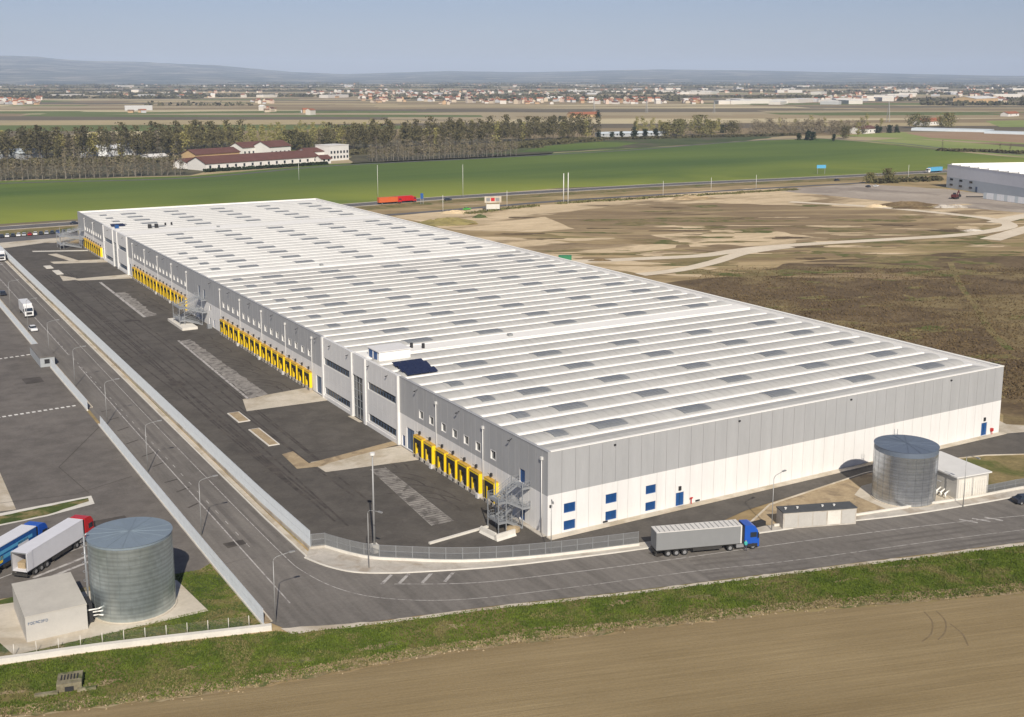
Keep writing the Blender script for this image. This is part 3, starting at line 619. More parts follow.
for a, b, n in segs:
    cs = [a + (b - a) * i / n for i in range(n + 1)]; cs = [cs[0]] + win_ok(cs[1:-1]) + [cs[-1]]
    st = None if b < 155 else near_stuff
    for i in range(n):
        if cs[i + 1] - cs[i] < .1: continue
        place_panel(cs[i], cs[i + 1], ZB, H, holesY, 'grey_panel', 'Y', None if st is None else st['grey_panel'])
        place_panel(cs[i], cs[i + 1], 0.0, ZB, holesY, 'white_panel', 'Y', None if st is None else st['white_panel'])
for k, mbx in near_stuff.items():
    o = mbx.build('wall_panel_run', M[k], wh); o['kind'] = 'stuff'
# windows in the grey band
mb = MB(); mb.box(.30, .36, -.84, .84, .05, 1.6); winme = mb.mesh('window', M['glass'])
mb = MB(); mb.box(-.03, .30, -.9, .9, 0, .06); mb.box(-.03, .30, -.9, .9, 1.59, 1.65); mb.box(-.03, .30, -.9, -.84, .06, 1.59); mb.box(-.03, .30, .84, .9, .06, 1.59); wfme = mb.mesh('frame', M['office_wall'])
for y in wins:
    o = inst('window', winme, wh, (0, y, 7.75)); inst('frame', wfme, o)
def flatdoor(x0, x1, y0, y1, z0, z1, mat_, name='door'):
    mb = MB(); mb.box(x0, x1, y0, y1, z0, z1); o = mb.build(name, M[mat_], wh)
    return o
for (y0, y1, z0, z1, mt) in doorsY:
    o = flatdoor(.18, .26, y0 + .03, y1 - .03, z0 + .01, z1 - .01, mt, 'door' if mt != 'glass' else 'window')
    mb = MB(); mb.box(.12, .18, (y0 + y1) / 2 - .02, (y0 + y1) / 2 + .02, z0 + .1, z1 - .1); mb.box(.10, .17, y0 + .15, y0 + .3, z0 + .9, z0 + 1.05); mb.build('handle', M['dark'], o)

# office modules
for oi, (o0, o1) in enumerate(OFF):
    def OX(v): return o0 + v
    segs_ = [(0.0, 15.3, [(.5, 14.4)]), (15.3, 16.4, []), (16.4, 22.4, 'G'), (22.4, 23.4, []), (23.4, 39.4, [(24.0, 38.6)])]
    for (a, b, rib) in segs_:
        if rib == 'G':
            mb = MB(); mb.box(-.25, .42, OX(a) + .02, OX(b) - .02, 9.5, 14.05); mb.build('office_panel', M['office_wall'], wh)
            mb = MB(); mb.box(.1, .16, OX(a), OX(b), .25, 9.5); g = mb.build('glazing', M['glass'], wh)
            mb = MB()
            for i in range(5): y = OX(a) + .1 + i * (b - a - .2) / 4; mb.box(-.02, .1, y - .05, y + .05, .25, 9.5)
            for z in (.25, 2.6, 4.3, 6.2, 8.0, 9.4): mb.box(-.01, .09, OX(a), OX(b), z, z + .1)
            mb.build('mullion', M['steel'], g)
            continue
        if not rib:
            mb = MB(); mb.box(-.55, .42, OX(a), OX(b), 0, 14.15); mb.build('pilaster', M['office_wall'], wh); continue
        r0, r1 = rib[0]; nS = 6
        holes = [(OX(r0), OX(r1), 7.95, 9.6), (OX(r0), OX(r1), 1.25, 2.9)]
        uc = [OX(a)] + [OX(r0) + (r1 - r0) * i / nS for i in range(nS + 1)] + [OX(b)]
        for i in range(nS + 2):
            u0, u1 = uc[i], uc[i + 1]
            for (z0, z1) in (((0, 4.9), (4.9, 10.2), (10.2, 14.05)) if i in (0, nS + 1) else ((0, 1.25), (2.87, 4.9), (4.9, 7.95), (9.57, 14.05))):
                mb, _ = wall_panel(u0, u1, z0 + .03, z1, [], '', 'Y', -.25, .67, .03); mb.build('office_panel', M['office_wall'], wh)
        for z0 in (8.0, 1.3):
            n = 10
            for i in range(n):
                y0 = OX(r0) + (r1 - r0) * i / n; y1 = OX(r0) + (r1 - r0) * (i + 1) / n
                mb = MB(); mb.box(.05, .1, y0 + .05, y1 - .05, z0 + .05, z0 + 1.55); o = mb.build('window', M['glass'], wh)
                mb = MB(); mb.box(-.0, .05, y1 - .03, y1 + .03, z0, z0 + 1.5); mb.box(.02, .05, y0, y1, z0 + .95, z0 + .98); mb.build('frame', M['slate'], o)
        mb = MB(); mb.box(-.4, .42, OX(a), OX(b), 0, .9); mb.build('plinth', M['white_panel'], wh)
    for v in (0.0, 39.4):
        mb = MB(); mb.box(-.5, .42, OX(v) - .35, OX(v) + .35, 0, 14.1); mb.build('pilaster', M['office_wall'], wh)

# end facade
endwin = [(3.0, 5.2, 3.4, 5.0), (3.0, 5.2, .55, 2.1), (11.0, 13.2, 3.4, 5.0), (11.0, 13.2, .55, 2.1), (19.0, 21.1, 3.5, 5.0), (19.0, 21.1, .6, 2.1)]
enddoor = [(25.3, 27.0, .27, 2.6), (102.3, 104.0, .27, 2.9)]
n = 42; cs = [i * W / n for i in range(n + 1)]
def nud(c):
    for h in endwin + enddoor:
        if h[0] - .1 < c < h[1] + .1: c = h[0] - .15 if c - h[0] < h[1] - c else h[1] + .15
    return c
cl = [cs[0]] + [nud(c) for c in cs[1:-1]] + [cs[-1]]
for i in range(n):
    place_panel(cs[i], cs[i + 1], 6.9, H, [], 'grey_panel', 'X')
    if cl[i + 1] - cl[i] > .1: place_panel(cl[i], cl[i + 1], 0, 6.9, endwin + enddoor, 'white_panel', 'X')
for h in endwin:
    mb = MB(); mb.box(h[0], h[1], .16, .22, h[2], h[3]); o = mb.build('window', M['blue'], wh)
    mb = MB(); mb.box(h[0] + .15, h[0] + 1.02, .13, .16, h[2] + .2, h[3] - .2); mb.box(h[1] - 1.02, h[1] - .15, .13, .16, h[2] + .2, h[3] - .2); mb.build('pane', M['pane_blue'], o)
for h in enddoor:
    mb = MB(); mb.box(h[0], h[1], .14, .22, h[2], h[3]); o = mb.build('door', M['blue'], wh)
    mb = MB(); mb.box(h[0] + .82, h[0] + .86, .1, .14, h[2] + .05, h[3] - .05); mb.build('handle', M['dark'], o)
    mb = MB(); mb.box(h[0] + .5, h[0] + 1.0, -.2, 0, h[3] + .4, h[3] + 1.1); mb.build('wall_sign', M['dark'], wh)
for x in (12.6, 38.6, 65.2, 92.2):
    mb = MB(); mb.box(x - .18, x + .18, -.2, 0, 13.0, 13.25); mb.build('wall_lamp', M['dark'], wh)
mb = MB(); mb.box(.3, .7, -.2, 0, 4.9, 5.3); mb.build('wall_lamp', M['dark'], wh)
for x in (10.5, 29.5): mb = MB(); mb.box(x, x + .9, -.12, 0, .35, .6); mb.build('vent', M['dark'], wh)
mb = MB(); mb.box(105.0, 105.5, -.5, -.05, .9, 1.5); mb.cyl(105.25, -.35, .27, .9, .08, 8); mb.build('hydrant_box', M['red'], wh)
mb = MB(); mb.box(28.3, 28.42, -.4, -.28, .27, 1.4); mb.box(28.1, 28.65, -.42, -.26, 1.2, 1.4); mb.build('hose_post', M['red'], wh)
# back and far sides
mb = MB(); mb.box(.42, W - .01, LB - .42, LB, 0, H); mb.box(W - .42, W, .43, LB - .43, 0, H); mb.build('rear_wall', M['white_panel'], wh)
# coping
mb = MB(); mb.box(-.06, .5, .0, 54.0, H, H + .12); mb.box(-.06, .5, 94.2, 284.1, H, H + .12); mb.box(-.06, .5, 324.3, LB + .05, H, H + .12); mb.build('coping', M['grey_panel'], wh)
mb = MB(); mb.box(.51, W + .06, -.06, .5, H, H + .14); mb.box(W - .5, W + .06, .51, LB, H, H + .14); mb.box(.51, W - .51, LB - .5, LB + .05, H, H + .14); mb.build('coping', M['roofbeam'], wh)
mb = MB(); mb.box(.12, .46, .46, LB - .5, H - .6, H - .01); mb.build('parapet', M['grey_panel'], wh)

# roof: deck, white beams, vaulted sheets, skylights
mb = MB(); mb.box(.5, W - .5, .5, LB - .5, 13.2, 13.45); mb.build('roof_deck', M['deck'], wh)
X0, X1 = .52, 104.0
mb = MB(); NS = 10; vs, fs = [], []
for i in range(NS + 1):
    t = -1 + 2 * i / NS; y = 2.48 * t; z = .44 * (1 - t * t)
    vs += [(X0, y, z), (X1 - 1.2 * abs(t) ** 3, y, z)]
for i in range(NS): fs.append((2 * i, 2 * i + 1, 2 * i + 3, 2 * i + 2))
vs += [(X0, -2.48, -.3), (X1 - 1.2, -2.48, -.3), (X0, 2.48, -.3), (X1 - 1.2, 2.48, -.3)]; b0 = 2 * (NS + 1)
mb.add(vs, fs, 0, True)
mb.add([(X0, y, z) for (y, z) in [(2.48 * (-1 + 2 * i / NS), .44 * (1 - (-1 + 2 * i / NS) ** 2)) for i in range(NS + 1)]], [tuple(range(NS + 1))])
mb.add([(X1 - 1.2 * abs(-1 + 2 * i / NS) ** 3, 2.48 * (-1 + 2 * i / NS), .44 * (1 - (-1 + 2 * i / NS) ** 2)) for i in range(NS + 1)], [tuple(range(NS + 1))[::-1]])
for k in range(1, 52):      # standing seams over the vault
    x = X0 + k * (X1 - X0 - 1.5) / 52
    for i in range(NS):
        t = -1 + 2 * i / NS; t2 = -1 + 2 * (i + 1) / NS
        a = (2.48 * t, .44 * (1 - t * t) + .0); b = (2.48 * t2, .44 * (1 - t2 * t2) + .0)
        mb.add([(x - .03, a[0], a[1] + .04), (x + .03, a[0], a[1] + .04), (x + .03, b[0], b[1] + .04), (x - .03, b[0], b[1] + .04)], [(0, 1, 2, 3)])
vault = mb.mesh('roof_sheet', M['roofsheet']); vault2 = vault.copy(); vault2.materials[0] = M['roofsheet2']; vault3 = vault.copy(); vault3.materials[0] = M['roofsheet3']
mb = MB(); mb.prism([(-.46, 0), (.46, 0), (.46, .34), (.33, .44), (-.33, .44), (-.46, .34)], 0, 1)
mb.v = [(b * (X1 - X0) + X0, a, c) for a, b, c in mb.v]; mb.f = [f[::-1] for f in mb.f]; beam = mb.mesh('roof_beam', M['roofbeam'])
SKX = [(6.6, 1.35), (16.8, 3.0), (34.7, 3.0), (54.8, 3.0), (75.3, 3.0), (94.9, 3.0)]
def sky_mesh(hw_):
    mb = MB(); n = 8; ts = [-.72 + 1.44 * i / n for i in range(n + 1)]
    pr = [(2.48 * t, .44 * (1 - t * t)) for t in ts]
    for (dz, m_) in ((.10, 0),):
        vs = [(x, y, z + dz) for (y, z) in pr for x in (-hw_, hw_)]
        mb.add(vs, [(2 * i, 2 * i + 1, 2 * i + 3, 2 * i + 2) for i in range(n)], 0)
    mb.add([(-hw_, y, z + .1) for y, z in pr] + [(-hw_, y, z - .02) for y, z in pr], [(i, i + 1, n + 2 + i, n + 1 + i) for i in range(n)], 1)
    mb.add([(hw_, y, z + .1) for y, z in pr] + [(hw_, y, z - .02) for y, z in pr], [(i, n + 1 + i, n + 2 + i, i + 1) for i in range(n)], 1)
    for s_ in (0, n): y, z = pr[s_]; mb.quad((-hw_, y, z - .05), (hw_, y, z - .05), (hw_, y, z + .1), (-hw_, y, z + .1), m=1)
    k = max(2, int(hw_ * 2 / .82))
    for j in range(k + 1):
        x = -hw_ + j * 2 * hw_ / k
        for i in range(n): mb.add([(x - .035, pr[i][0], pr[i][1] + .14), (x + .035, pr[i][0], pr[i][1] + .14), (x + .035, pr[i + 1][0], pr[i + 1][1] + .14), (x - .035, pr[i + 1][0], pr[i + 1][1] + .14)], [(0, 1, 2, 3)], 1)
    for i in (2, 4, 6):
        mb.add([(-hw_, pr[i][0] - .03, pr[i][1] + .13), (hw_, pr[i][0] - .03, pr[i][1] + .13), (hw_, pr[i][0] + .03, pr[i][1] + .13), (-hw_, pr[i][0] + .03, pr[i][1] + .13)], [(0, 1, 2, 3)], 1)
    return mb.mesh('skylight', [M['skylight'], M['galv']])
SKM = {1.35: sky_mesh(1.35), 3.0: sky_mesh(3.0)}
SECT = [(8.0, 5, True, True), (80.8, 9, True, True), (198.7, 8, True, True), (309.6, 5, True, True)]
P12 = 12.03; beams = set(); skip_small = {56, 81, 93, 283, 271, 310}
for si, (y0, n, pre, post) in enumerate(SECT):
    ys = []
    for k in range(n): ys += [(y0 + P12 * k, True), (y0 + P12 * k + P12 / 2, False)]
    if si == 0: ys.append((y0 + P12 * 5, False))
    if si in (2, 3): ys.insert(0, (y0 - P12 / 2, False))
    for (y, has) in ys:
        inst('roof_sheet', vault3 if y > 186 else vault if int(y) % 3 else vault2, wh, (0, y, 13.62))
        beams.add(round(y - P12 / 4, 2)); beams.add(round(y + P12 / 4, 2))
        if has:
            for (x, hw_) in SKX:
                if hw_ < 2 and (52 < y < 100 or 245 < y < 312): continue
                inst('skylight', SKM[hw_], wh, (x, y, 13.62))
bl = sorted(beams); keep = [bl[0]]
for b in bl[1:]:
    if b - keep[-1] > .5: keep.append(b)
for b in keep: inst('roof_beam', beam, wh, (0, b, 13.43))
for (a, b) in ((71.6, 76.4), (187.0, 189.1), (290.2, 299.9)):
    mb = MB(); mb.box(.5, 104.8, a, b, 13.44, 13.98); mb.build('fire_wall_band', M['roofbeam'], wh)
mb = MB(); mb.prism([(.55, 13.44), (.55, 13.95), (2.0, 14.02), (4.35, 13.7), (4.35, 13.44)], 0, 1); mb.v = [(b * 103.3 + .5, a, c) for a, b, c in mb.v]; mb.f = [f[::-1] for f in mb.f]; mb.build('roof_sheet', M['roofsheet'], wh)
for k, x in enumerate((36.5, 36.5, 36.5)):
    y = (74, 188, 295)[k]; mb = MB(); mb.box(x - .5, x + .5, y - .5, y + .5, 13.99, 14.5); mb.build('roof_vent', M['skylight'], wh)
# scattered roof vents
for (x, y) in ((12.5, 74.6), (14.5, 73), (20.5, 311), (23, 311.5)):
    mb = MB(); mb.cyl(x, y, 13.95, 15.0, .35, 8); mb.build('chimney', M['dark'], wh)

# roof house and solar panels, near and far office
def rooftop(y0, small=False):
    p = empty('roof_house', (0, 0, 0), parent=wh)
    mb = MB(); mb.box(1.6, 8.6, y0, y0 + 5.6, 13.9, 15.8); mb.build('wall', M['roofbeam'], p)
    mb = MB(); mb.box(1.4, 8.8, y0 - .2, y0 + 5.8, 15.8, 15.95); mb.build('roof', M['white_panel'], p)
    for a in (1.0, 3.4): mb = MB(); mb.box(1.53, 1.6, y0 + a, y0 + a + 1.6, 14.0, 15.6); mb.build('door', M['blue'], p)
rooftop(67.0)
M['solar'] = newmat('solar_panel_blue', (.018, .025, .06), .25)
mbp = MB(); mbp.prism([(-.9, .15), (-.9, .22), (.9, .75), (.9, .68)], 0, 1.6); mbp.v = [(b, a, c) for a, b, c in mbp.v]; mbp.f = [f[::-1] for f in mbp.f]
solar = mbp.mesh('solar_panel', M['solar'])
for r_, (y, xs, nn) in enumerate(((61.3, 2.2, 4), (59.0, 2.2, 4), (56.6, 1.5, 4), (54.2, 1.5, 4))):
    for k in range(nn): inst('solar_panel', solar, wh, (xs + k * 1.65, y, 14.0))
for y in (318.5, 316.3): 
    for k in range(3): inst('solar_panel', solar, wh, (1.5 + k * 1.65, y, 14.0))
mb = MB(); mb.box(1.5, 2.8, 310, 311.6, 13.9, 15.3); mb.build('roof_box', M['blue'], wh)
for xx in (12.5, 15.0): mb = MB(); mb.box(xx, xx + 1.1, 304, 305.5, 13.98, 15.5); mb.build('roof_box', M['dark'], wh)

# downpipes and wall lamps
mb = MB(); mb.bar((-.18, 0, .3), (-.18, 0, 12.3), .09, 8); mb.box(-.4, .0, -.22, .22, 12.3, 12.8); pipe = mb.mesh('downpipe', M['frame'])
for y in (1.6, 20.5, 38.1, 100.8, 118.4, 136.0, 153.7, 171.5, 205.8, 223.4, 241.1, 258.7, 276.3, 345, 362): inst('downpipe', pipe, wh, (0, y, 0))
mb = MB(); mb.bar((0, 0, 0), (-.55, 0, -.25), .05, 5); mb.box(-.8, -.5, -.14, .14, -.36, -.22); wl = mb.mesh('wall_lamp', M['dark'])
for y in (11.0, 29.3, 46.0, 59, 68.0, 79, 89, 97.5, 109.6, 127.2, 144.8, 162.6, 180, 214.6, 232.2, 250, 268, 290, 315, 340, 358): inst('wall_lamp', wl, wh, (0, y, 13.2))

# loading docks
def dock_proto():
    d0 = empty('loading_dock', (0, 0, 0), parent=wh)
    mb = MB()
    mb.box(-.85, 0, -1.75, -1.50, .75, 4.3); mb.box(-.85, 0, 1.50, 1.75, .75, 4.3); mb.box(-.84, 0, -1.5, 1.5, 3.95, 4.28); mb.build('shelter_frame', M['yellow'], d0)
    mb = MB(); mb.box(-.9, .01, -1.8, 1.8, 4.3, 4.42); mb.build('shelter_top', M['yellowdk'], d0)
    mb = MB(); mb.box(-.9, -.86, -1.45, -.75, .9, 3.95); mb.box(-.9, -.86, .75, 1.48, .9, 3.95); mb.box(-.91, -.87, -1.45, 1.45, 3.05, 3.94); mb.build('curtain', M['black'], d0)
    mb = MB(); mb.box(-.95, -.905, .35, .78, .9, 3.1); mb.build('guide_strip', M['yellow'], d0)
    mb = MB(); mb.box(-.2, -.06, -1.3, 1.3, 1.0, 3.9); mb.build('dock_door', M['slate'], d0)
    mb = MB(); mb.box(-.95, 0, -1.9, 1.9, .12, .74); mb.build('dock_base', M['concg'], d0)
    for s_ in (-1, 1): mb = MB(); mb.box(-1.08, -.96, s_ * 1.1 - .14, s_ * 1.1 + .14, .3, .74); mb.build('bumper', M['dark'], d0)
    mb = MB(); mb.box(-.35, 0, .25, .6, 4.75, 5.3); mb.bar((-.35, .4, 5.0), (-.9, .4, 5.5), .05, 4); mb.build('signal_lamp', M['dark'], d0)
    return d0
dp = dock_proto(); first = True
for y in docks:
    o = dp if first else copy_tree(dp, wh); first = False
    o.location = (0, y, 0)
for y in (38.5, 20.7, 118.4, 136, 153.7, 223.4, 241.1):
    mb = MB(); mb.box(-1.35, -.96, y - .4, y + .4, .12, .9); mb.build('drain_box', M['frame'], wh)
# ================================================================ tanks
def metal_sheet(name, col, rough):
    m = newmat(name, col, rough, .85); N, L, B = nodes(m); v = pos(m, False)
    w2 = N.new('ShaderNodeTexWave'); w2.bands_direction = 'Z'; w2.inputs['Scale'].default_value = .45; w2.inputs['Distortion'].default_value = .6; w2.inputs['Detail'].default_value = 3; L.new(v, w2.inputs['Vector'])
    c = mix(m, col, ramp(m, w2.outputs['Fac'], [(.1, g3(.80)), (.8, g3(1.05))]), .8, 'MULTIPLY')
    c = mix(m, c, ramp(m, noise(m, pos(m, False, (1.6, 1.6, .1)), .8, 3, .6), [(.35, g3(.86)), (.65, g3(1.06))]), .8, 'MULTIPLY')
    setcol(m, c)
    r = ramp(m, noise(m, v, .4, 2, .5), [(.3, g3(rough - .02)), (.7, g3(rough + .03))]); L.new(r, B.inputs['Roughness'])
    wv = N.new('ShaderNodeTexWave'); wv.bands_direction = 'Z'; wv.inputs['Scale'].default_value = 3.2; L.new(v, wv.inputs['Vector'])
    bump(m, wv.outputs['Fac'], .12, .02); return m
M['tankL'] = metal_sheet('galvanised_tank_sheet', (.50, .56, .57), .38)
M['tankR'] = metal_sheet('bright_tank_sheet', (.50, .53, .57), .24)
M['tankroofL'] = paint('blue_grey_tank_roof', (.26, .32, .37), .55, .06, .4, .3)
M['tankroofR'] = paint('dark_blue_tank_roof', (.17, .21, .27), .55, .06, .4, .3)
def tank(cx, cy, r, h, side, roof, label, ladder_ang):
    t = empty('water_tank', (cx, cy, .15), 0, label, 'tank')
    n = 96; nr = 9; rh = (h - .4) / nr
    mb = MB()                                                 # one course of curved sheets with fine corrugation
    K = 6
    for j in range(K):
        z0 = rh * j / K; z1 = rh * (j + 1) / K; ra = r + (.010 if j == 0 else 0); rb = r
        mb.add([(q * math.cos(2 * math.pi * i / n), q * math.sin(2 * math.pi * i / n), z) for (q, z) in ((ra, z0), (rb, z1)) for i in range(n)],
               [(i, (i + 1) % n, n + (i + 1) % n, n + i) for i in range(n)], 0, True)
    me = mb.mesh('sheet_course', M[side])
    for k in range(nr): inst('sheet_course', me, t, (0, 0, k * rh), k * .13)
    mb = MB()
    for k in range(24):
        a = 2 * math.pi * k / 24; x, y = (r + .05) * math.cos(a), (r + .05) * math.sin(a); mb.bar((x, y, 0), (x, y, h - .45), .02, 4)
    mb.build('stiffener', M[side], t)
    mb = MB(); mb.cyl(0, 0, h - (.95 if h < 10 else .4), h - .05, r + .06, 96); mb.build('rim', M[roof], t)
    mb = MB(); n2 = 32
    mb.add([(0, 0, h + .75)] + [((r + .16) * math.cos(2 * math.pi * i / n2), (r + .16) * math.sin(2 * math.pi * i / n2), h - .05) for i in range(n2)], [(0, 1 + i, 1 + (i + 1) % n2) for i in range(n2)])
    mb.v[0] = (0, 0, h + .12); rf = mb.build('roof', M[roof], t)
    mb = MB()
    for i in range(16):
        a = 2 * math.pi * i / 16; mb.bar((0, 0, h + .14), (r * math.cos(a), r * math.sin(a), h - .01), .03, 4)
    mb.build('roof_seam', M[roof], rf)
    mb = MB(); mb.cyl(0, 0, 0, .12, r + .25, 64); mb.build('base_ring', M['conc'], t)
    a = ladder_ang; ca, sa = math.cos(a), math.sin(a); mb = MB()
    for s_ in (-.28, .28): mb.bar(((r + .35) * ca - s_ * sa, (r + .35) * sa + s_ * ca, .2), ((r + .35) * ca - s_ * sa, (r + .35) * sa + s_ * ca, h + .9), .05, 5)
    for k in range(int(h / .35)): z = .4 + k * .35; mb.bar(((r + .35) * ca + .28 * sa, (r + .35) * sa - .28 * ca, z), ((r + .35) * ca - .28 * sa, (r + .35) * sa + .28 * ca, z), .025, 4)
    for k in range(7):
        z = 2.4 + k * (h - 2.4) / 6.5; pr = [((r + .35) * ca + .45 * math.cos(q) * ca - .45 * math.sin(q) * sa, (r + .35) * sa + .45 * math.cos(q) * sa + .45 * math.sin(q) * ca, z) for q in [(-1.7 + 3.4 * i / 6) for i in range(7)]]
        for i in range(6): mb.bar(pr[i], pr[i + 1], .03, 4)
    mb.build('ladder', M['galv'], t)
    return t
tL = tank(-61.46, 8.14, 5.45, 10.6, 'tankL', 'tankroofL', 'tall galvanised cylindrical water tank on the left concrete pad beside the truck park', R(178))
mb = MB(); mb.bar((-5.75, .9, 0), (-5.75, .9, 10.9), .11, 8); mb.bar((-5.75, .9, 10.9), (-5.2, .9, 11.2), .11, 8); mb.bar((-5.9, .1, 0), (-5.9, .1, 10.6), .07, 6); mb.build('riser_pipe', M['galv'], tL)
for k, z in enumerate((.9, 1.5, 2.0)):
    mb = MB(); mb.bar((-6.9, -2.2 - .3 * k, z), (-5.2, -2.4 - .3 * k, z), .10, 8); mb.bar((-5.2, -2.4 - .3 * k, z), (-4.6, -2.9 + .1 * k, z), .10, 8); mb.build('feed_pipe', M['lampw'], tL)
mb = MB(); mb.box(-7.0, -5.9, -2.8, -.4, .3, 2.9); mb.build('valve_rack', M['dark'], tL)
tR = tank(62.0, -15.9, 5.2, 9.5, 'tankR', 'tankroofR', 'shiny corrugated water tank with dark blue roof beside the end wall of the warehouse', R(60))
for k in range(3):
    mb = MB(); mb.bar((5.2, -2.5 - .9 * k, .9), (8.6, -1.2 - .9 * k, .9), .14, 8); mb.bar((5.6, -2.35 - .9 * k, .9), (5.6, -2.35 - .9 * k, .1), .12, 8); mb.build('feed_pipe', M['lampw'], tR)

# ================================================================ small service buildings
M['render'] = paint('cream_concrete_panel', (.50, .48, .44), .7, .06, .5)
M['renderroof'] = paint('cream_flat_roof', (.52, .49, .43), .75, .07, .4)
ph = empty('pump_house', (-72.0, 4.2, .12), 0, 'plain cream concrete pump house with dark lettering beside the left tank', 'building')
mb = MB(); mb.box(-3.75, 3.75, 0, 11.2, 0, 3.35); mb.build('wall', M['render'], ph)
mb = MB(); mb.add([(-3.8, -.05, 3.36), (3.8, -.05, 3.36), (3.8, 11.25, 3.36), (-3.8, 11.25, 3.36), (-3.8, -.05, 3.48), (3.8, -.05, 3.48), (3.8, 11.25, 3.6), (-3.8, 11.25, 3.6)], [(0, 3, 2, 1), (4, 5, 6, 7), (0, 1, 5, 4), (1, 2, 6, 5), (2, 3, 7, 6), (3, 0, 4, 7)]); mb.build('roof', M['renderroof'], ph)
rr = random.Random(3); x = -3.45; mb = MB()
for k in range(8):           # the small dark lettering is too small to read in the photograph
    wl_ = .17 + .06 * rr.random(); mb.box(x, x + .05, -.03, 0, 2.25, 2.62); mb.box(x + .07, x + wl_, -.03, 0, 2.25 + .15 * (k % 3 == 0), 2.33 + .15 * (k % 3 == 0)); mb.box(x + .07, x + wl_, -.03, 0, 2.54, 2.62)
    if k % 2: mb.box(x + wl_, x + wl_ + .06, -.03, 0, 2.33, 2.54)
    x += wl_ + .11
mb.build('lettering', M['slate'], ph)
mb = MB(); mb.box(3.75, 3.8, 3.5, 4.7, 0, 2.2); mb.build('door', M['slate'], ph)
pr_ = empty('pump_house', (68.9, -21.2, .15), R(-7), 'small white pump house with two pale doors to the right of the shiny tank', 'building')
mb = MB(); mb.box(0, 7.1, 0, 11.6, 0, 3.75); mb.build('wall', M['render'], pr_)
mb = MB(); mb.box(-.3, 7.5, -.3, 11.9, 3.75, 3.98); mb.build('roof', M['deck'], pr_)
for (a, b) in ((.4, 3.3), (3.7, 6.7)):
    mb = MB(); mb.box(a, b, -.05, 0, .05, 3.3); d_ = mb.build('door', M['conc_w'], pr_)
    for q in range(1, 6): mb = MB(); mb.box(a + (b - a) * q / 6 - .015, a + (b - a) * q / 6 + .015, -.08, -.05, .1, 2.7); mb.build('groove', M['render'], d_)
mb = MB(); mb.box(-.12, 0, 5.5, 6.0, 1.3, 1.9); mb.build('fire_box', M['red'], pr_)
mb = MB(); mb.bar((-.6, 3, .3), (-.6, 8, .3), .1, 6); mb.bar((-.6, 3, 2.2), (-.6, 8, 2.2), .06, 6); mb.build('wall_pipe', M['galv'], pr_)
an = math.atan2(-4.6, 12.7)
M['bitumen'] = paint('dark_bitumen_roof', (.085, .09, .095), .8, .1, .8)
sw = empty('switchgear_cabin', (33.9, -16.4, .15), an, 'long low grey switchgear cabin with dark roof and vents beside the blue truck', 'cabin')
mb = MB(); mb.box(0, 12.5, 0, 2.6, 0, 2.7); mb.build('wall', M['concg'], sw)
mb = MB(); mb.box(-.1, 12.6, -.1, 2.75, 2.7, 2.85); mb.build('roof', M['bitumen'], sw)
for k in range(5):
    mb = MB(); mb.box(.2 + k * 2.45, 2.45 + k * 2.45, -.04, 0, .25, 2.5); mb.build('door', M['conc_w' if k == 3 else 'render'], sw)
for x in (.9, 2.9, 7.2, 9.2): mb = MB(); mb.cyl(x, 1.3, 2.85, 3.05, .14, 8); mb.cyl(x, 1.3, 3.05, 3.12, .22, 8); mb.build('roof_vent', M['lampw'], sw)
o = MB().box(-1.2, 1.2, -.5, .5, 0, .8).build('utility_box', M['dark'], None, (31.4, -13.4, .15)); tag(o, 'low dark utility box on the tan soil by the switchgear cabin', 'utility box')
M['mossy'] = ground_mat('mossy_concrete', (.16, .14, .09), (.28, .25, .17), .9, (.08, .10, .03), .6, .95, 3, .4)
cv = empty('culvert', (-73.2, -10.6, .05), R(-14), 'small mossy concrete culvert head on the grass verge at the field edge', 'culvert')
mb = MB(); mb.box(-1.4, 1.4, -.5, 2.4, 0, 1.0); mb.build('headwall', M['mossy'], cv)
mb = MB(); mb.box(-.5, .5, -.56, -.5, 0, .6); mb.build('opening', M['dark'], cv)
mb = MB(); mb.box(-3.8, -1.2, -1.0, -.5, 0, .35); mb.box(.9, 3.0, -1.0, -.5, 0, .35); mb.build('kerb_stone', M['mossy'], cv)
mb = MB()
for k in range(6): mb.box(-1.0 + k * .36, -.85 + k * .36, .5, 1.7, 1.0, 1.06)
mb.build('grate', M['dark'], cv)

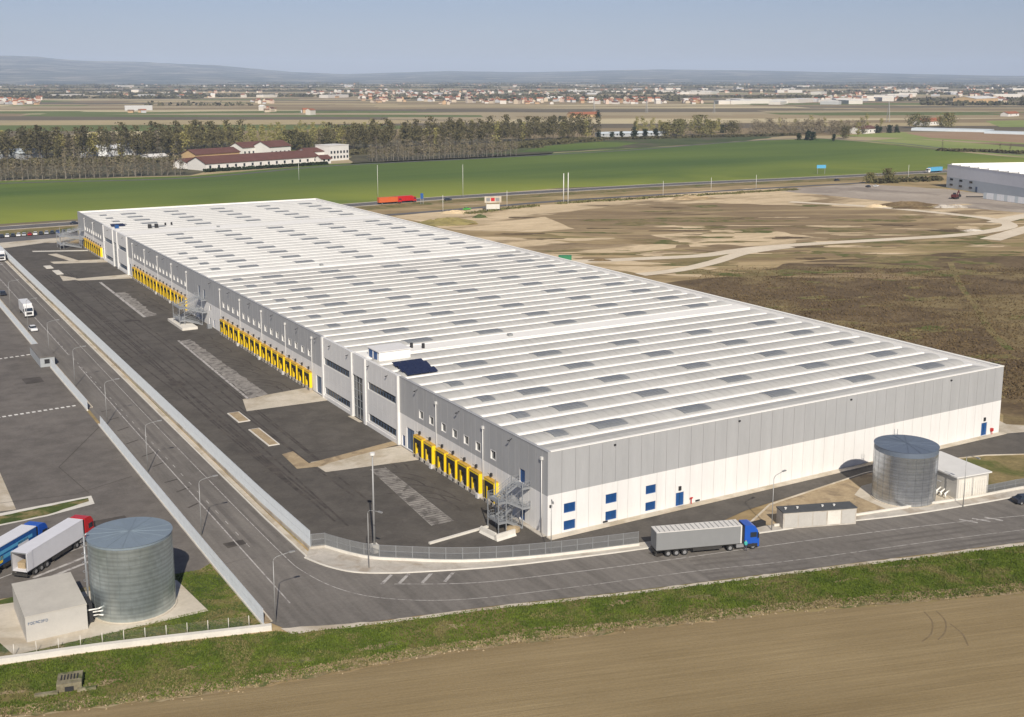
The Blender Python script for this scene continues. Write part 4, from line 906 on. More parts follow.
# ================================================================ steel stairs
def stair(name, loc, rz, levels, wd, out, label, lattice=True):
    """switchback stair along x (0 = wall, -out = outer end); levels = heights of the wall landings"""
    root = empty(name, loc, rz, label, 'staircase'); H_ = levels[-1]; S = M['steel']
    nf = len(levels) * 2; zs = [H_ * i / nf for i in range(nf + 1)]; xl, xr = -out + 1.4, -1.5
    def rail(p, q, parent):
        mb = MB(); p = Vector(p); q = Vector(q)
        for h in (.15, .55, 1.1): mb.bar(p + Vector((0, 0, h)), q + Vector((0, 0, h)), .035, 4)
        n = max(2, int((q - p).length / .32))
        for i in range(n + 1):
            b = p.lerp(q, i / n); mb.bar(b, b + Vector((0, 0, 1.1)), .018 if i % 4 else .035, 4)
        mb.build('railing', S, parent)
    for i in range(nf):
        z0, z1 = zs[i], zs[i + 1]; up = (i % 2 == 0)              # even: from wall side outwards
        xa, xb = (xr, xl) if up else (xl, xr); y0 = 0 if up else wd / 2; y1 = y0 + wd / 2 - .1
        fl = empty('stair_flight', parent=root)
        mb = MB()
        for yy in (y0, y1):
            mb.add([(xa, yy - .03, z0 - .1), (xb, yy - .03, z1 - .1), (xb, yy - .03, z1 + .2), (xa, yy - .03, z0 + .2), (xa, yy + .03, z0 - .1), (xb, yy + .03, z1 - .1), (xb, yy + .03, z1 + .2), (xa, yy + .03, z0 + .2)], [(0, 1, 2, 3), (4, 7, 6, 5), (3, 2, 6, 7), (0, 4, 5, 1)])
        mb.build('stringer', S, fl)
        mb = MB(); nt_ = 9
        for k in range(nt_):
            x = xa + (xb - xa) * (k + .5) / nt_; z = z0 + (z1 - z0) * (k + 1) / nt_; mb.box(min(x - .14, x + .14), max(x - .14, x + .14), y0 + .03, y1 - .03, z - .04, z)
        mb.build('tread', S, fl)
        for yy in (y0, y1): rail((xa, yy, z0 + .15), (xb, yy, z1 + .15), fl)
        lx0, lx1 = (-out, xl) if up else (xr, -.05)
        ld = empty('landing', parent=root)
        mb = MB(); mb.box(lx0, lx1, 0, wd, z1 - .06, z1 + .02); mb.box(lx0, lx1, -.03, .03, z1 - .2, z1 + .1); mb.box(lx0, lx1, wd - .03, wd + .03, z1 - .2, z1 + .1); mb.build('platform', S, ld)
        for yy in (0, wd): rail((lx0, yy, z1), (lx1, yy, z1), ld)
        if up: rail((-out, 0, z1), (-out, wd, z1), ld)
    for (x, y) in ((-out, 0), (-out, wd), (xl, 0), (xl, wd), (xr, 0), (xr, wd)):
        mb = MB(); mb.box(x - .07, x + .07, y - .07, y + .07, 0, H_ + (1.1 if x > -out + .2 else -H_ / nf + 1.1)); mb.build('post', S, root)
    mb = MB()
    for j in range(nf):
        for yy in (0, wd): mb.bar((xl, yy, zs[j]), (xr, yy, zs[min(j + 1, nf)]), .03, 4)
    mb.build('brace', S, root); return root
stair('steel_staircase', (-.1, 5.0, .12), 0, [3.3, 6.6], 3.4, 5.9, 'grey lattice steel fire staircase at the near corner of the warehouse')
stair('steel_staircase', (-.1, 185.0, .12), 0, [3.6, 7.2], 7.0, 8.0, 'large grey steel fire staircase on a white plinth halfway along the docks')
stair('steel_staircase', (-.1, 363.5, .12), 0, [3.6, 7.2], 7.0, 10.0, 'grey steel fire staircase at the far end of the warehouse dock wall')
M['tanksand'] = M['tan']
mb = MB(); mb.cyl(0, 0, 0, .5, 1.2, 20); mb.cyl(0, 0, .5, .8, 1.2, 20, r2=.5); o = mb.build('sand_pile', M['tan'], None, (-3.4, 5.0, .12)); tag(o, 'round tan heap under the near steel staircase', 'heap')
mb = MB(); mb.box(-1.2, .0, 0, 1.1, 0, 1.1); o = mb.build('steps_block', M['galv'], None, (-.6, 179.0, .12)); tag(o, 'small grey steel steps against the wall right of the middle staircase', 'steps')

# ================================================================ lamps and poles
M['pole'] = paint('lamp_pole_grey', (.36, .36, .35), .5, .06, 2, .3)
def lamp_proto(h, arm):
    mb = MB(); mb.bar((0, 0, 0), (0, 0, h - .6), .085, 8, r2=.05); pme = mb.mesh('pole', M['pole'])
    mb = MB(); pts = [(arm * (1 - math.cos(t)), 0, h - .6 + .6 * math.sin(t)) if t < 1.57 else None for t in [0, .4, .8, 1.2, 1.5]]
    pts = [(min(arm, arm * .5 * (1 - math.cos(t))), 0, h - .6 + .6 * math.sin(t)) for t in [0, .5, 1.0, 1.57]] + [(arm, 0, h + .15)]
    for a, b in zip(pts[:-1], pts[1:]): mb.bar(a, b, .05, 6)
    ame = mb.mesh('arm', M['pole'])
    mb = MB(); mb.box(arm - .1, arm + .7, -.15, .15, h + .08, h + .24); hme = mb.mesh('lamp_head', M['pole']); return pme, ame, hme
lp = lamp_proto(9.2, 2.3)
def lamp(x, y, rz, label, grp):
    r_ = empty('street_lamp', (x, y, .1), rz, label, 'street lamp', grp)
    for nm, me in zip(('pole', 'arm', 'lamp_head'), lp): inst(nm, me, r_)
ordn = ['nearest to the wire fence corner', 'second from the corner', 'third from the corner', 'fourth from the corner', 'fifth from the corner', 'sixth from the corner', 'seventh, opposite the white box truck', 'eighth from the corner', 'ninth from the corner', 'farthest one']
for k in range(10):
    lamp(-46.5, -6.4 + 34.6 * k, 0, 'curved arm street lamp left of the access road, ' + ordn[k], 'street lamps along the left road')
for (x, y, rz, l) in ((-28.9, 3.2, R(-70), 'street lamp standing on the pavement inside the road bend'), (-3.4, -6.4, R(-118), 'street lamp in front of the near corner of the warehouse'), (32.1, -15.8, R(10), 'street lamp between the blue truck and the switchgear cabin'), (67.0, -24.2, R(-100), 'street lamp on the pavement in front of the small white pump house')):
    lamp(x, y, rz, l, 'street lamps along the front road')
mast = empty('lamp_mast', (-25.8, 8.2, .12), 0, 'tall lamp mast with round head on the yard by the curved fence', 'lamp mast')
MB().bar((0, 0, 0), (0, 0, 15.4), .2, 10, r2=.1).build('pole', M['pole'], mast)
mb = MB(); mb.cyl(0, 0, 15.4, 15.75, .38, 12); mb.build('lamp_head', M['lampw'], mast)
mb = MB(); mb.box(-.5, .5, -.5, .5, 0, 1.3); mb.build('base', M['conc_w'], mast)
tall = [(378, 197, 19, 'thin pale pole in front of the green field behind the red lorry'), (463, 196.5, 19, 'thin pale pole in the green field edge right of the red lorry'), (563.5, 203.5, 17, 'left one of the pair of tall white poles beside the highway'), (568, 203.8, 17.5, 'right one of the pair of tall white poles beside the highway'),
        (443, 212, 9, 'short thin pole by the frontage road near the green car'), (507, 207, 9, 'short thin pole by the frontage road right of the billboard'), (663, 196, 9, 'short thin pole by the frontage road left of the sandy ground'), (711, 192, 9, 'short thin pole on the highway verge above the sandy ground'), (756, 189, 9, 'short thin pole on the highway verge'), (299, 180, 14, 'thin pole in the green field below the white farm'), (908, 181, 11, 'thin pole right of the two dark bushes')]
for (x, y, h, l) in tall:
    g = at(x, y); rw = .28 if h > 16 and x > 500 else .12
    mb = MB(); mb.bar((0, 0, 0), (0, 0, h), rw, 6, r2=rw * .7); o = mb.build('pole', M['lampw'], None, (g[0], g[1], 0)); tag(o, l, 'pole')
def pylon(px_, py, top, l):
    g = at(px_, py); dist = math.hypot(g[0] - CAM.x, g[1] - CAM.y); h = (py - top) * dist / FPX
    mb = MB(); b = h * .05 + .6
    for sx in (-1, 1):
        for sy in (-1, 1): mb.bar((sx * b, sy * b, 0), (sx * .3, sy * .3, h), .22, 4)
    for k in range(7):
        z0 = h * k / 7; z1 = h * (k + 1) / 7; b0 = b * (1 - k / 7) + .3; b1 = b * (1 - (k + 1) / 7) + .3
        mb.bar((-b0, -b0, z0), (b1, -b1, z1), .14, 3); mb.bar((b0, b0, z0), (-b1, b1, z1), .14, 3)
    root = empty('pylon', (g[0], g[1], 0), .4, l, 'pylon'); mb.build('tower', M['pole'], root)
    mb = MB()
    for z in (h * .8, h * .9): mb.bar((-h * .12, 0, z), (h * .12, 0, z), .2, 4)
    mb.build('crossarm', M['pole'], root)
pylon(888, 122, 103, 'lattice power pylon between the round trees on the right'); pylon(594, 112, 100, 'small power pylon in front of the middle town'); pylon(646.5, 113, 100, 'small power pylon right of the middle one in the brown fields'); pylon(714, 113, 102, 'power pylon in the brown fields left of the white sheds'); pylon(467, 103, 92, 'power pylon among the houses of the middle town')

# ================================================================ vehicles
M['tyre'] = newmat('tyre_rubber', (.02, .02, .02), .85); M['hub'] = newmat('wheel_hub', (.35, .35, .35), .5, .5)
M['chassis'] = newmat('dark_chassis', (.035, .033, .03), .7)
def paintm(name, c, r_=.35): return paint(name, c, r_, .04, .8, 0, False)
M['cabblue'] = paintm('cab_blue', (.012, .09, .45)); M['cabred'] = paintm('cab_red', (.50, .012, .015)); M['cabwhite'] = paintm('cab_white', (.75, .75, .74)); M['tarp'] = paintm('grey_tarpaulin', (.235, .24, .24), .6); M['tarpw'] = paintm('white_trailer_side', (.70, .70, .73), .45); M['roofw'] = paintm('trailer_roof', (.68, .66, .62), .55); M['livery'] = paintm('blue_livery', (.015, .09, .30), .4); M['liveryy'] = paintm('livery_yellow', (.80, .60, .05), .45); M['liveryl'] = paintm('livery_light_blue', (.10, .38, .62), .45)
M['navy'] = paintm('navy_tarpaulin', (.02, .035, .09), .5)
def cab(parent, mat_, x0=5.9, x1=8.3, top=3.85, tall=True):
    mb = MB(); prof = [(x0, .95), (x0 + .2, .75), (x1 - .05, .38), (x1, .5), (x1, 1.5), (x1 - .06, 1.95), (x1 - .28, 3.0), (x1 - .75, top - .15), (x1 - 1.1, top), (x0, top + .05)]
    mb.prism(prof, -1.23, 1.23); c = mb.build('cab', M[mat_], parent)
    mb = MB(); mb.add([(x1 - .04, -1.1, 1.95), (x1 - .04, 1.1, 1.95), (x1 - .25, 1.05, 2.92), (x1 - .25, -1.05, 2.92)], [(0, 1, 2, 3)]); mb.v = [(a + .03, b, c_) for a, b, c_ in mb.v]; mb.build('windscreen', M['glass'], c)
    for s_ in (-1, 1):
        y = s_ * 1.235; mb = MB(); mb.box(x1 - 1.5, x1 - .45, min(y, y + s_ * .015), max(y, y + s_ * .015), 1.95, 2.75); mb.build('side_window', M['glass'], c)
        mb = MB(); mb.box(x1 - .35, x1 - .2, min(s_ * 1.28, s_ * 1.55), max(s_ * 1.28, s_ * 1.55), 1.9, 2.7); mb.build('mirror', M['dark'], c)
        mb = MB(); mb.box(x1 - .02, x1 + .03, min(s_ * .75, s_ * 1.15), max(s_ * .75, s_ * 1.15), .62, .85); mb.build('headlight', M['lampw'], c)
        mb = MB(); mb.box(x0 + .5, x1 - .3, min(y, y + s_ * .05), max(y, y + s_ * .05), .45, .95); mb.build('side_skirt', M['dark'] if s_ < 0 else M[mat_], c)
    mb = MB(); mb.box(x1 - .01, x1 + .025, -.8, .8, .95, 1.7); mb.build('grille', M['dark'], c)
    mb = MB(); mb.box(x1 - .35, x1 + .05, -1.22, 1.22, .33, .58); mb.build('bumper', M['chassis'], c)
    return c
def semi(loc, rz, cabm, side, roof, label, grp=None, open_rear=False, decor=None, bows=False):
    t = empty('articulated_truck', (loc[0], loc[1], .12), rz, label, 'truck', grp)
    x0, x1 = -8.2, 5.35; zt = 4.0
    if open_rear:
        mb = MB(); mb.box(x0, x1, -1.275, -1.2, 1.2, zt - .03); mb.box(x0, x1, 1.2, 1.275, 1.2, zt - .03); mb.box(x1 - .1, x1, -1.2, 1.2, 1.2, zt - .03); mb.box(x0, x1 - .1, -1.2, 1.2, 1.12, 1.22); b = mb.build('trailer_body', M[side], t)
        mb = MB(); mb.box(x0 + .05, x0 + 1.3, -1.34, -1.29, 1.25, zt - .1); mb.build('rear_door', M[side], b)
        mb = MB(); mb.box(x0 + .8, x0 + 2.0, -.3, .9, 1.22, 2.1); mb.build('pallet_load', M['tan'], b)
        mb = MB(); mb.box(x0 - .03, x0 + .03, -1.27, -1.16, 1.2, zt); mb.box(x0 - .03, x0 + .03, 1.16, 1.27, 1.2, zt); mb.box(x0 - .03, x0 + .03, -1.16, 1.16, zt - .14, zt); mb.build('door_frame', M['galv'], b)
    else:
        mb = MB(); mb.box(x0, x1, -1.27, 1.27, 1.15, zt - .03); b = mb.build('trailer_body', M[side], t)
        mb = MB(); mb.box(x0 - .04, x0, -1.2, -.02, 1.2, zt - .1); mb.box(x0 - .04, x0, .02, 1.2, 1.2, zt - .1); mb.build('rear_door', M[side], b)
    mb = MB(); mb.box(x0 - .02, x1 + .04, -1.29, 1.29, zt - .1, zt); rf = mb.build('trailer_roof', M[roof], t)
    if bows:
        for k in range(17): x = x0 + .5 + k * .78; mb = MB(); mb.box(x, x + .12, -1.1, 1.1, zt + .0, zt + .035); mb.build('roof_bow', M['tarp'], rf)
        mb = MB(); mb.box(x1 - .16, x1 + .05, -1.3, 1.3, 1.15, zt + .03); mb.build('front_frame', M['roofw'], b)
    mb = MB(); mb.box(x0, x1 - .3, -1.24, 1.24, 1.02, 1.14); mb.box(x0 + .3, 5.0, -.45, .45, .72, 1.02); mb.box(3.2, 8.0, -.45, .45, .55, .85); mb.build('chassis', M['chassis'], t)
    mb = MB(); mb.box(x0 - .1, x0 + .1, -1.25, 1.25, .5, .85); mb.build('rear_bumper', M['chassis'], t)
    for s_ in (-1, 1):
        mb = MB(); mb.box(-2.4, 2.2, min(s_ * 1.2, s_ * 1.26), max(s_ * 1.2, s_ * 1.26), .55, 1.0); mb.build('side_guard', M['chassis'], t)
        mb = MB(); mb.box(4.6, 5.8, min(s_ * .6, s_ * 1.22), max(s_ * .6, s_ * 1.22), .45, 1.0); mb.build('fuel_tank', M['hub'], t)
        for x in (-6.3, -5.0, -3.7, 3.6, 7.3):
            MB().wheel(0, 0, 0, .5, .34, m=0, m2=1).build('wheel', [M['tyre'], M['hub']], t, (x, s_ * 1.08, .5))
    cab(t, cabm)
    mb = MB(); mb.box(5.42, 5.88, -1.15, 1.15, 1.0, 3.7); mb.build('air_baffle', M['dark'], t)
    if decor == 'livery':
        mb = MB(); yy = -1.295
        for k in range(5): mb.add([(x0 + .5 + k * 1.1, yy, 1.5), (x0 + 1.2 + k * 1.1, yy, 1.5), (x0 + 1.6 + k * 1.1, yy, 2.5), (x0 + .9 + k * 1.1, yy, 2.5)], [(0, 1, 2, 3)])
        mb.build('lettering', M['liveryy'], b)
        mb = MB(); mb.box(x0 + .2, x1 - 1, yy, yy + .012, 2.75, 3.25); mb.box(x0 + 5, x0 + 8, yy, yy + .012, 1.9, 2.5); mb.build('stripe', M['liveryl'], b)
        mb = MB(); mb.box(x0 + 9.2, x0 + 11.6, yy, yy + .012, 1.9, 3.1); mb.build('white_panel', M['tarpw'], b)
    return t
semi((17.9, -16.5), R(-18.3), 'cabblue', 'tarp', 'roofw', 'blue articulated truck with long grey curtain trailer parked by the front pavement', bows=True)
aW = math.atan2(10.4, 10.8)
def semi_at(rear_right_top, rear_left_top, front_right_top, *a, **k):
    p = Vector(at(*rear_right_top, 4.0)); q = Vector(at(*front_right_top, 4.0)); t = (q - p).normalized(); n = Vector((-t.y, t.x)); c = p + t * 8.2 + n * 1.27
    return semi((c.x, c.y), math.atan2(t.y, t.x), *a, **k)
semi_at((26, 554.4), None, (85.4, 518.4), 'cabred', 'tarpw', 'tarpw', 'white box trailer with open rear doors and red cab in the left truck park', open_rear=True)
pB = Vector(at(36, 526.8, 4.0)); tB = Vector((math.cos(R(44.5)), math.sin(R(44.5)))); nB = Vector((-tB.y, tB.x)); cB = pB - tB * 5.0 + nB * 1.3
tW = (Vector(at(85.4, 518.4, 4.0)) - Vector(at(26, 554.4, 4.0))).normalized(); nW = Vector((-tW.y, tW.x)); cB = pB - tW * 5.35 + nW * 1.27
semi((cB.x, cB.y), math.atan2(tW.y, tW.x), 'cabblue', 'livery', 'tarpw', 'blue liveried articulated truck with white roof cut by the left picture edge', decor='livery')

def box_truck(loc, rz, label, L_=10.5, body='cabwhite', cabm='cabwhite', hh=3.9):
    t = empty('box_truck', (loc[0], loc[1], .12), rz, label, 'truck')
    mb = MB(); mb.box(-L_ / 2, L_ / 2 - 2.3, -1.26, 1.26, 1.1, hh); mb.build('cargo_box', M[body], t)
    mb = MB(); mb.box(-L_ / 2, L_ / 2 - .3, -.5, .5, .6, 1.1); mb.build('chassis', M['chassis'], t)
    cab(t, cabm, L_ / 2 - 2.15, L_ / 2, 3.3)
    for s_ in (-1, 1):
        for x in (-L_ / 2 + 1.8, L_ / 2 - 1.2): MB().wheel(0, 0, 0, .5, .34).build('wheel', [M['tyre'], M['hub']], t, (x, s_ * 1.05, .5))
    return t
box_truck((-43.2, 227), R(-90), 'white box truck driving towards the viewer on the access road', 11.5)
box_truck(at(.5, 259.5), R(-92), 'white truck on the access road cut by the left picture edge near the fence end', 14)
carm = {}
def car_mesh(colname):
    if colname in carm: return carm[colname]
    mb = MB(); mb.prism([(-2.2, .35), (2.15, .3), (2.25, .6), (2.1, .85), (1.1, .98), (-1.75, 1.02), (-2.2, .95)], -.88, .88); body = mb.mesh('body', M[colname])
    mb = MB()
    lo = [(-1.75, 1.0), (1.1, .97)]; hi = [(-1.3, 1.45), (.35, 1.45)]
    vs = [(lo[0][0], -.82, lo[0][1]), (lo[1][0], -.82, lo[1][1]), (lo[1][0], .82, lo[1][1]), (lo[0][0], .82, lo[0][1]), (hi[0][0], -.65, 1.42), (hi[1][0], -.65, 1.42), (hi[1][0], .65, 1.42), (hi[0][0], .65, 1.42)]
    mb.add(vs, [(0, 1, 5, 4), (1, 2, 6, 5), (2, 3, 7, 6), (3, 0, 4, 7)]); win = mb.mesh('window', M['glass'])
    mb = MB(); mb.add([(a * 1.0, b * 1.02, c + dz) for dz in (0, .06) for a, b, c in vs[4:]], [(0, 1, 2, 3)[::-1], (4, 5, 6, 7), (0, 1, 5, 4), (1, 2, 6, 5), (2, 3, 7, 6), (3, 0, 4, 7)]); rf = mb.mesh('roof', M[colname])
    wme = MB().wheel(0, 0, 0, .32, .2, 10).mesh('wheel', [M['tyre'], M['hub']])
    carm[colname] = (body, win, rf, wme); return carm[colname]
for nm, c in (('c_white', (.75, .75, .75)), ('c_dark', (.03, .035, .05)), ('c_silver', (.42, .43, .45)), ('c_red', (.35, .02, .02)), ('c_blue', (.04, .08, .22)), ('c_green', (.12, .5, .08))): M[nm] = paintm('car_' + nm[2:], c, .3)
def car(loc, rz, col, label, grp=None, z=.12):
    b, w_, r_, wh_ = car_mesh(col); t = empty('car', (loc[0], loc[1], z), rz, label, 'car', grp)
    inst('body', b, t); inst('window', w_, t); inst('roof', r_, t)
    for x in (-1.4, 1.4):
        for y in (-.8, .8): inst('wheel', wh_, t, (x, y, .32))
car((-45.2, 201.5), R(-88), 'c_white', 'small white car driving ahead of the white box truck on the access road')
car((-45.0, 265), R(90), 'c_dark', 'dark car on the access road behind the white box truck')
car(at(1026, 503.5), R(-20), 'c_dark', 'dark car at the right picture edge on the front road')
cols = ['c_dark', 'c_white', 'c_dark', 'c_white', 'c_silver', 'c_red', 'c_white', 'c_dark', 'c_silver', 'c_dark', 'c_blue', 'c_dark', 'c_silver', 'c_dark']
cn = {'c_dark': 'dark', 'c_white': 'white', 'c_silver': 'silver', 'c_red': 'red', 'c_blue': 'blue'}
pos_ = ['at the left picture edge', 'second from the left edge', 'third from the left edge', 'fourth from the left edge', 'fifth from the left edge', 'left of the brightest white car', 'brightest one in the middle of the row', 'just right of the brightest white car', 'eighth from the right end', 'in the right half of the row', 'right of the middle of the row', 'third from the staircase end', 'second from the staircase end', 'last one beside the far staircase']
for k, c in enumerate(cols):
    g = at(2 + k * 5.6, 237.6 - k * .42)
    car(g, R(78), c, '%s car in the far row, %s' % (cn[c], pos_[k]), 'cars parked in the far row', .1)
g1 = at(397, 204.4); t_ = Vector(at(440, 201)) - Vector(at(380, 205))
box_truck(at(389.5, 204.0), math.atan2(t_.y, t_.x), 'orange red lorry body on the highway, the rear half of the red pair', 14, 'cabred', 'cabred')
M['orange'] = paintm('faded_orange', (.60, .12, .03), .5)
box_truck(at(404.5, 202.8), math.atan2(t_.y, t_.x), 'bright red lorry leading on the highway behind the warehouse roof', 14, 'cabred', 'cabred')
for o in list(bpy.data.objects):
    if o.name.startswith('cargo_box') and o.parent and 'orange' in str(o.parent.get('label', '')): o.data.materials[0] = M['orange']
box_truck(at(934, 172.5), math.atan2(t_.y, t_.x) + math.pi, 'blue and white lorry on the highway just left of the distant grey hall', 16, 'liveryl', 'cabwhite')
car(at(75, 224.5), math.atan2(t_.y, t_.x), 'c_dark', 'dark car on the highway just left of the far warehouse corner')
car(at(448, 200.6), math.atan2(t_.y, t_.x), 'c_dark', 'dark car following on the highway right of the red lorry')
car(at(467, 210.2), .3, 'c_green', 'bright green car on the frontage road left of the billboard')
car(at(837, 181), .1, 'c_dark', 'dark car on the highway near the two bushes'); car(at(876, 187), .3, 'c_white', 'small white van on the gravel below the two dark bushes'); car(at(868, 187.5), 1.2, 'c_dark', 'dark car beside the white van on the gravel yard')
# billboard, blue road sign, container, excavator, stockpiles
def board(px_, py, w_, z0, z1, mat_, label, n=2):
    g = at(px_, py); r_ = empty('billboard' if w_ > 5 else 'road_sign', (g[0], g[1], 0), R(-22), label, 'sign')
    for s_ in (-1, 1): mb = MB(); mb.box(s_ * w_ * .4 - .12, s_ * w_ * .4 + .12, -.1, .1, 0, z0 + .1); mb.build('post', M['pole'], r_)
    mb = MB(); mb.box(-w_ / 2, w_ / 2, -.15, .15, z0, z1); mb.build('panel', M[mat_], r_); return r_
bb = board(493, 210.5, 9, 4.2, 7.6, 'conc', 'white billboard on posts beside the frontage road'); mb = MB(); mb.box(-3.5, 3.5, -.15, .15, .8, 3.4); mb.build('panel', M['conc_w'], bb)
for k in range(3): mb = MB(); mb.box(-3.6 + k * 2.5, -1.6 + k * 2.5, -.2, -.155, 5.0, 6.8); mb.build('poster', M['cabred' if k == 1 else 'tarp'], bb)
board(821, 174, 7, 4.2, 6.6, 'liveryl', 'light blue road sign over the highway verge in front of the green field')
board(422, 204, 1.6, 3.0, 6.0, 'livery', 'narrow dark blue sign beside the red lorry on the highway')
ct = empty('container', (*at(565, 260.5), .1), R(-30), 'green waste container standing on the sandy bank behind the roof edge', 'container')
M['green'] = paint('green_steel', (.03, .22, .10), .5, .1, 1)
mb = MB(); mb.box(-3.5, 3.5, -1.2, 1.2, .3, 2.6); mb.build('body', M['green'], ct); ct.scale = (.72, .72, .72)
for k in range(8): mb = MB(); mb.box(-3.3 + k * .9, -3.15 + k * .9, -1.28, -1.2, .35, 2.5); mb.build('rib', M['green'], ct)
mb = MB(); mb.box(-3.6, 3.6, -1.3, 1.3, 2.6, 2.75); mb.build('rim', M['green'], ct)
ex = empty('excavator', (*at(955, 199), .12), R(20), 'dark red excavator on the gravel yard in front of the distant hall', 'excavator')
M['exred'] = paint('dark_machine_red', (.10, .018, .018), .5, .1, 1)
for s_ in (-1, 1): mb = MB(); mb.prism([(-2.6, .4), (-2.2, 0), (2.2, 0), (2.6, .4), (2.2, 1.0), (-2.2, 1.0)], s_ * 1.2 - .35, s_ * 1.2 + .35); mb.build('track', M['dark'], ex)
mb = MB(); mb.box(-2.8, 1.4, -1.5, 1.5, 1.1, 2.6); mb.build('body', M['exred'], ex)
mb = MB(); mb.box(.2, 1.9, .2, 1.5, 1.4, 3.4); mb.build('cab', M['glass'], ex)
mb = MB(); mb.bar((1.2, -.4, 1.8), (4.4, -.4, 4.6), .35, 6); mb.bar((4.4, -.4, 4.6), (6.6, -.4, 2.0), .25, 6); mb.build('arm', M['exred'], ex)
mb = MB(); mb.prism([(6.2, .6), (7.4, .9), (7.2, 2.0), (6.4, 2.1)], -1.0, .2); mb.build('bucket', M['dark'], ex)
mb = MB(); mb.bar((7.0, 0, .8), (18, -3, .5), .3, 6); o = mb.build('pipe_bundle', M['dark'], None, (*at(958, 199), .2)); tag(o, 'long dark pipe lying on the gravel right of the red excavator', 'pipes')
def heap(px_, py, rx, ry, h, mat_, label, seed, name='soil_heap'):
    g = at(px_, py); r2 = random.Random(seed); mb = MB(); n, k = 20, 6
    vs = [(0, 0, h)]
    for j in range(1, k + 1):
        for i in range(n):
            a = 2 * math.pi * i / n; q = j / k; w_ = r2.uniform(.82, 1.15); vs.append((rx * q * w_ * math.cos(a), ry * q * w_ * math.sin(a), max(0, h * (1 - q ** 1.6) * r2.uniform(.6, 1.2)) if j < k else -.05))
    fs = [(0, 1 + i, 1 + (i + 1) % n) for i in range(n)]
    for j in range(k - 1):
        for i in range(n): a = 1 + j * n + i; b = 1 + j * n + (i + 1) % n; fs.append((a, a + n, b + n, b))
    mb.add(vs, fs); o = mb.build(name, M[mat_], None, (g[0], g[1], .08), R(-25)); tag(o, label, 'heap')
heap(905, 205.5, 20, 5, 2.2, 'scrub', 'long dark brown soil heap on the pale gravel', 1); heap(876, 207, 7, 4, 1.3, 'sand', 'pale rubble heap left of the dark soil heap', 2); heap(944, 207.5, 6, 4, 1.4, 'concg', 'whitish rubble heap right of the dark soil heap, nearer one', 3); heap(957, 207.5, 6, 4, 1.4, 'concg', 'whitish rubble heap at the right end of the row', 4); heap(913, 208.5, 14, 3, 1.2, 'scrub', 'thin curved brown soil bank below the dark soil heap', 5)
heap(447, 224, 16, 9, 3.0, 'dirt', 'rough brown earth heap just behind the warehouse roof edge', 6); heap(972, 231, 6, 2, .9, 'concg', 'small pale stone heap beside the gravel track on the right', 7); heap(600, 261, 5, 1.6, .8, 'scrub', 'low dark debris row on the sandy bank right of the green container', 8); heap(480, 217.5, 4, 3, 1.6, 'darkgreen', 'small green bushy mound by the frontage road', 9); heap(455, 213, 9, 3, 1.4, 'sand', 'pale sand heap along the frontage road', 10); heap(690, 199, 18, 5, 2.0, 'sand', 'long pale sand bank on the sandy ground', 11)

# distant grey hall on the right with construction fence
A = Vector(at(946, 187.5)); B_ = Vector(at(1024, 200.5)); tt = (B_ - A).normalized(); ang = math.atan2(tt.y, tt.x)
M['hallw'] = paint('hall_upper_pale', (.86, .88, .90), .55, .04, .05); M['hallg'] = paint('hall_lower_grey', (.60, .66, .69), .55, .04, .05)
hl = empty('distant_hall', (A.x, A.y, .1), ang, 'pale grey second logistics hall cut by the right picture edge', 'warehouse')
mb = MB(); mb.box(0, 210, .3, 120, 0, 14.2); mb.build('inner_wall', M['hallg'], hl)
for k in range(42):
    mb = MB(); mb.box(k * 5 + .04, k * 5 + 4.96, 0, .28, 7.0, 14.6); mb.build('wall_panel', M['hallw'], hl)
    mb = MB(); mb.box(k * 5 + .04, k * 5 + 4.96, 0, .28, 0, 6.98); mb.build('wall_panel', M['hallg'], hl)
for k in range(24):
    mb = MB(); mb.box(-.3, 0, k * 5 + .3, k * 5 + 4.95 + .3, 0, 14.6); mb.build('wall_panel', M['hallw'], hl)
for x in (4, 14.5, 25.5):
    for z in (1.6, 5.0): mb = MB(); mb.box(x, x + 3.4, -.06, 0, z, z + 1.3); mb.build('window', M['glass'], hl)
mb = MB(); mb.box(32.5, 34.5, -.06, 0, 0, 3.4); mb.build('door', M['slate'], hl)
mb = MB(); mb.box(-.4, 210, -.1, 120.4, 14.6, 14.8); mb.build('roof', M['deck'], hl)
for k in range(20): mb = MB(); mb.box(k * 10 + 3, k * 10 + 4.2, .5, 119, 14.8, 15.6); mb.build('roof_beam', M['roofbeam'], hl)
cf = empty('site_fence', label='pale blue construction fence panels in front of the distant hall', cat='fence'); fp = Vector(at(983, 199)); fq = Vector(at(1040, 206.5)); n_ = 16
for k in range(n_):
    a = fp.lerp(fq, k / n_); L_ = (fq - fp).length / n_; mb = MB(); mb.box(.1, L_ - .1, -.05, .05, .2, 3.8); mb.build('panel', M['hallw' if k % 3 else 'hallg'], cf, (a.x, a.y, .1), math.atan2((fq - fp).y, (fq - fp).x))

